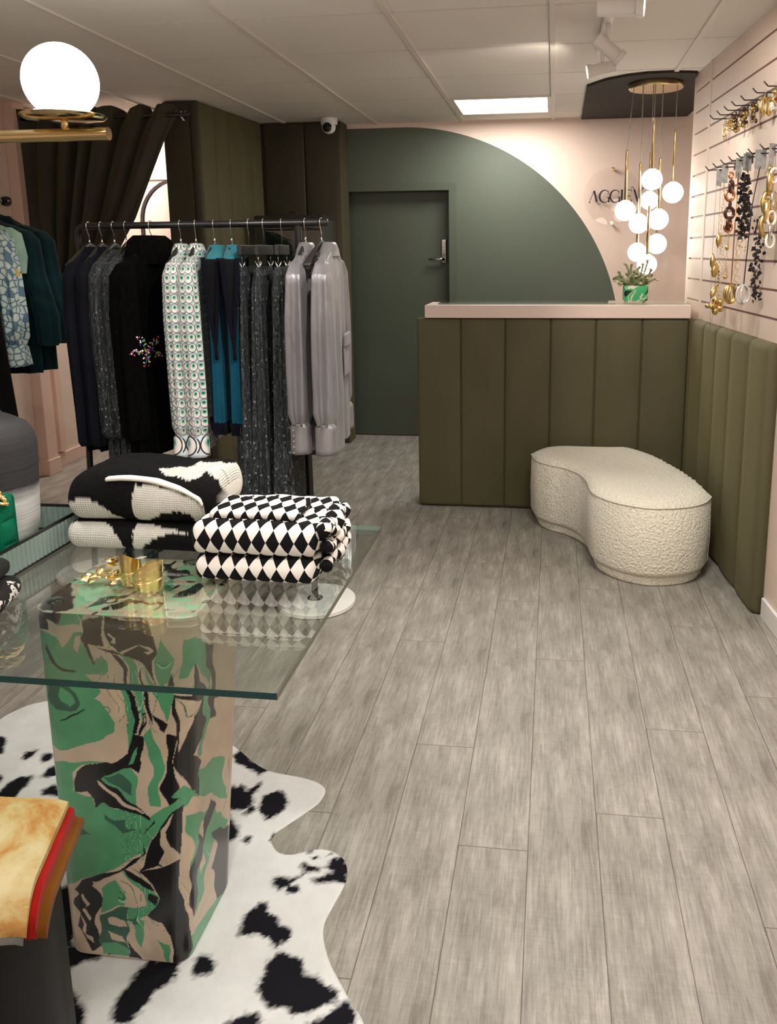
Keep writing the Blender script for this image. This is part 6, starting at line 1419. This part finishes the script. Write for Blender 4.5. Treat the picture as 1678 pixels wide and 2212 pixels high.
m = MB(); pod(m, Vector((0, 0, nz(1556, 535, 1, 2, .5))), .03, .009); m.sphere(Vector((0, 0, nz(1553, 597, 1, 2, .5))), .010, 8); m.build('pendants', DGOLD, nk, True)
nk = jl('necklace', 1, 3, 'rose gold cord necklace with a large ribbed gold drop on the fourth lower hook', 'necklace', .55, GN); card(nk, .035, .085, .010)
zp_ = nz(1560, 632, 1, 3, .55); m = MB(); m.tube([Vector((0, 0, -.05)), along*-.004+Vector((0, 0, zp_+.03))], .0018, 8); m.tube([along*.004+Vector((0, 0, -.05)), along*-.002+Vector((0, 0, zp_+.03))], .0018, 8); m.build('cord', ROSE, nk, True)
for s_ in range(3):
    m = MB(); m.torus(along*(-.004+.004*s_)+Vector((0, 0, zp_)), .029, .0055, (nrm+along*(.5*(s_-1))).normalized(), 30, 8, 1.35, .95, up=(0, 0, 1)); m.build('drop_rib', DGOLD, nk, True)
ringchain(nk, 'ring_chain', DGOLD, .020, -.20, zp_-.02, .0125, .0008); ringchain(nk, 'ring_chain', DGOLD, .036, -.14, zp_+.02, .0145, .0008)
def petals(t, x, z0, z1, n, seed, wd, s0=.017):
    rn = random.Random(seed); m = MB(); 
    for sd in (-1, 1): m.tube([along*(x+sd*.004)+Vector((0, 0, z0)), along*(x+sd*wd*.4)+Vector((0, 0, z1))], .0007, 5)
    m.build('thread', DGOLD, t, True); m = MB()
    for i in range(n):
        c_ = along*(x+rn.uniform(-wd, wd))+nrm*rn.uniform(-.004, .008)+Vector((0, 0, lerp(z0, z1, (i+rn.random()*.6)/n))); d = (along*rn.uniform(-1, 1)+Vector((0, 0, rn.uniform(-1, .2)))+nrm*rn.uniform(-.4, .6)).normalized(); s_ = d.cross(nrm+along*rn.uniform(-.4, .4)).normalized(); L = s0*rn.uniform(.8, 1.35); up_ = d.cross(s_)
        m.add([c_, c_+d*L*.5+s_*L*.55+up_*.002, c_+d*L*1.3, c_+d*L*.5-s_*L*.55-up_*.002, c_+d*L*.5+up_*.002, c_+d*L*.5-up_*.001], [(0, 1, 4), (1, 2, 4), (2, 3, 4), (3, 0, 4), (1, 0, 5), (2, 1, 5), (3, 2, 5), (0, 3, 5)])
    m.build('black_petals', BLKP, t, False)
nk = jl('necklace', 1, 4, 'dense black petal necklace with gold flecks on the fifth lower hook', 'necklace', .55, GN); card(nk, .048, .070, .014); card(nk, .024, .075, .020)
petals(nk, -.014, -.06, nz(1596, 515, 1, 4, .55), 75, 2, .020); petals(nk, .010, -.09, nz(1600, 500, 1, 4, .55), 45, 9, .014)
m = MB(); rn = random.Random(4); [m.sphere(along*rn.uniform(-.03, .018)+nrm*.006+Vector((0, 0, rn.uniform(-.40, -.08))), .0035, 4) for _ in range(26)]; m.build('gold_flecks', DGOLD, nk, True)
nk = jl('necklace', 1, 5, 'black cord necklace with a clear glass drop on the sixth lower hook', 'necklace', .5, GN); card(nk, .062, .075, .014)
zp_ = nz(1594, 630, 1, 5, .5); xo = -.050; m = MB(); m.tube([Vector((0, 0, -.05)), along*xo*.6+Vector((0, 0, -.2)), along*xo+Vector((0, 0, zp_+.035))], .0022, 8); m.build('cord', BLKP, nk, True)
for s_ in range(2): m = MB(); m.torus(along*(xo+.004*s_)+Vector((0, 0, zp_)), .030, .0048, (nrm+along*(.8*(s_-.5))).normalized(), 32, 8, 1.25, .95, up=(0, 0, 1)); m.build('clear_drop', plain('clear_resin', rgb(205, 205, 202), .08, .3), nk, True)
petals(nk, .0, nz(1618, 470, 1, 5, .5), nz(1620, 640, 1, 5, .5), 44, 5, .016, .015); petals(nk, .030, nz(1630, 500, 1, 5, .5), nz(1630, 655, 1, 5, .5), 34, 6, .016, .015)
nk = jl('necklace', 1, 6, 'oversized gold oval link necklace on the seventh lower hook', 'necklace', .55, GN); card(nk, .030, .08, .020)
for i, (py, R, mt) in enumerate(((372, .010, DGOLD), (398, .030, DGOLD), (440, .030, DGOLD), (458, .028, GOLD), (488, .028, DGOLD))):
    m = MB(); m.torus(along*(.004*(-1)**i-.006*(i > 2))+nrm*(.006*(i % 2))+Vector((0, 0, nz(1645, py, 1, 6, .55))), R*1.08, R*.34, (nrm+along*(.7 if i % 2 else -.25)).normalized(), 32, 10, 1.3, .85, up=(0, 0, 1)); m.build('oval_link', mt, nk, True)
sv = thing('necklace', Wp(1675, 340, .05), 'silver and cream oval link necklace at the right edge of the slat wall', 'necklace', GN)
for i, py in enumerate((378, 430, 470, 500, 520)):
    m = MB(); z = Wp(1677, py, .05).z-sv.location.z; m.torus(Vector((0, 0, z)), .020+.004*(i % 2), .0055, (nrm+along*(.6 if i % 2 else -.3)).normalized(), 30, 8, 1.3, .85, up=(0, 0, 1)); m.build('oval_link', SILV if i % 2 else PEARL, sv, True)
m = MB(); b0 = sv.location; m.tube([Vector((wx(b0.y)-b0.x, 0, .02)), Vector((-.004, 0, .02))], .0026, 8); m.tube([Vector((0, 0, .02)), Vector((0, 0, Wp(1677, 372, .05).z-b0.z))], .0008, 5); m.build('hanging_pin', BLACK, sv, True)
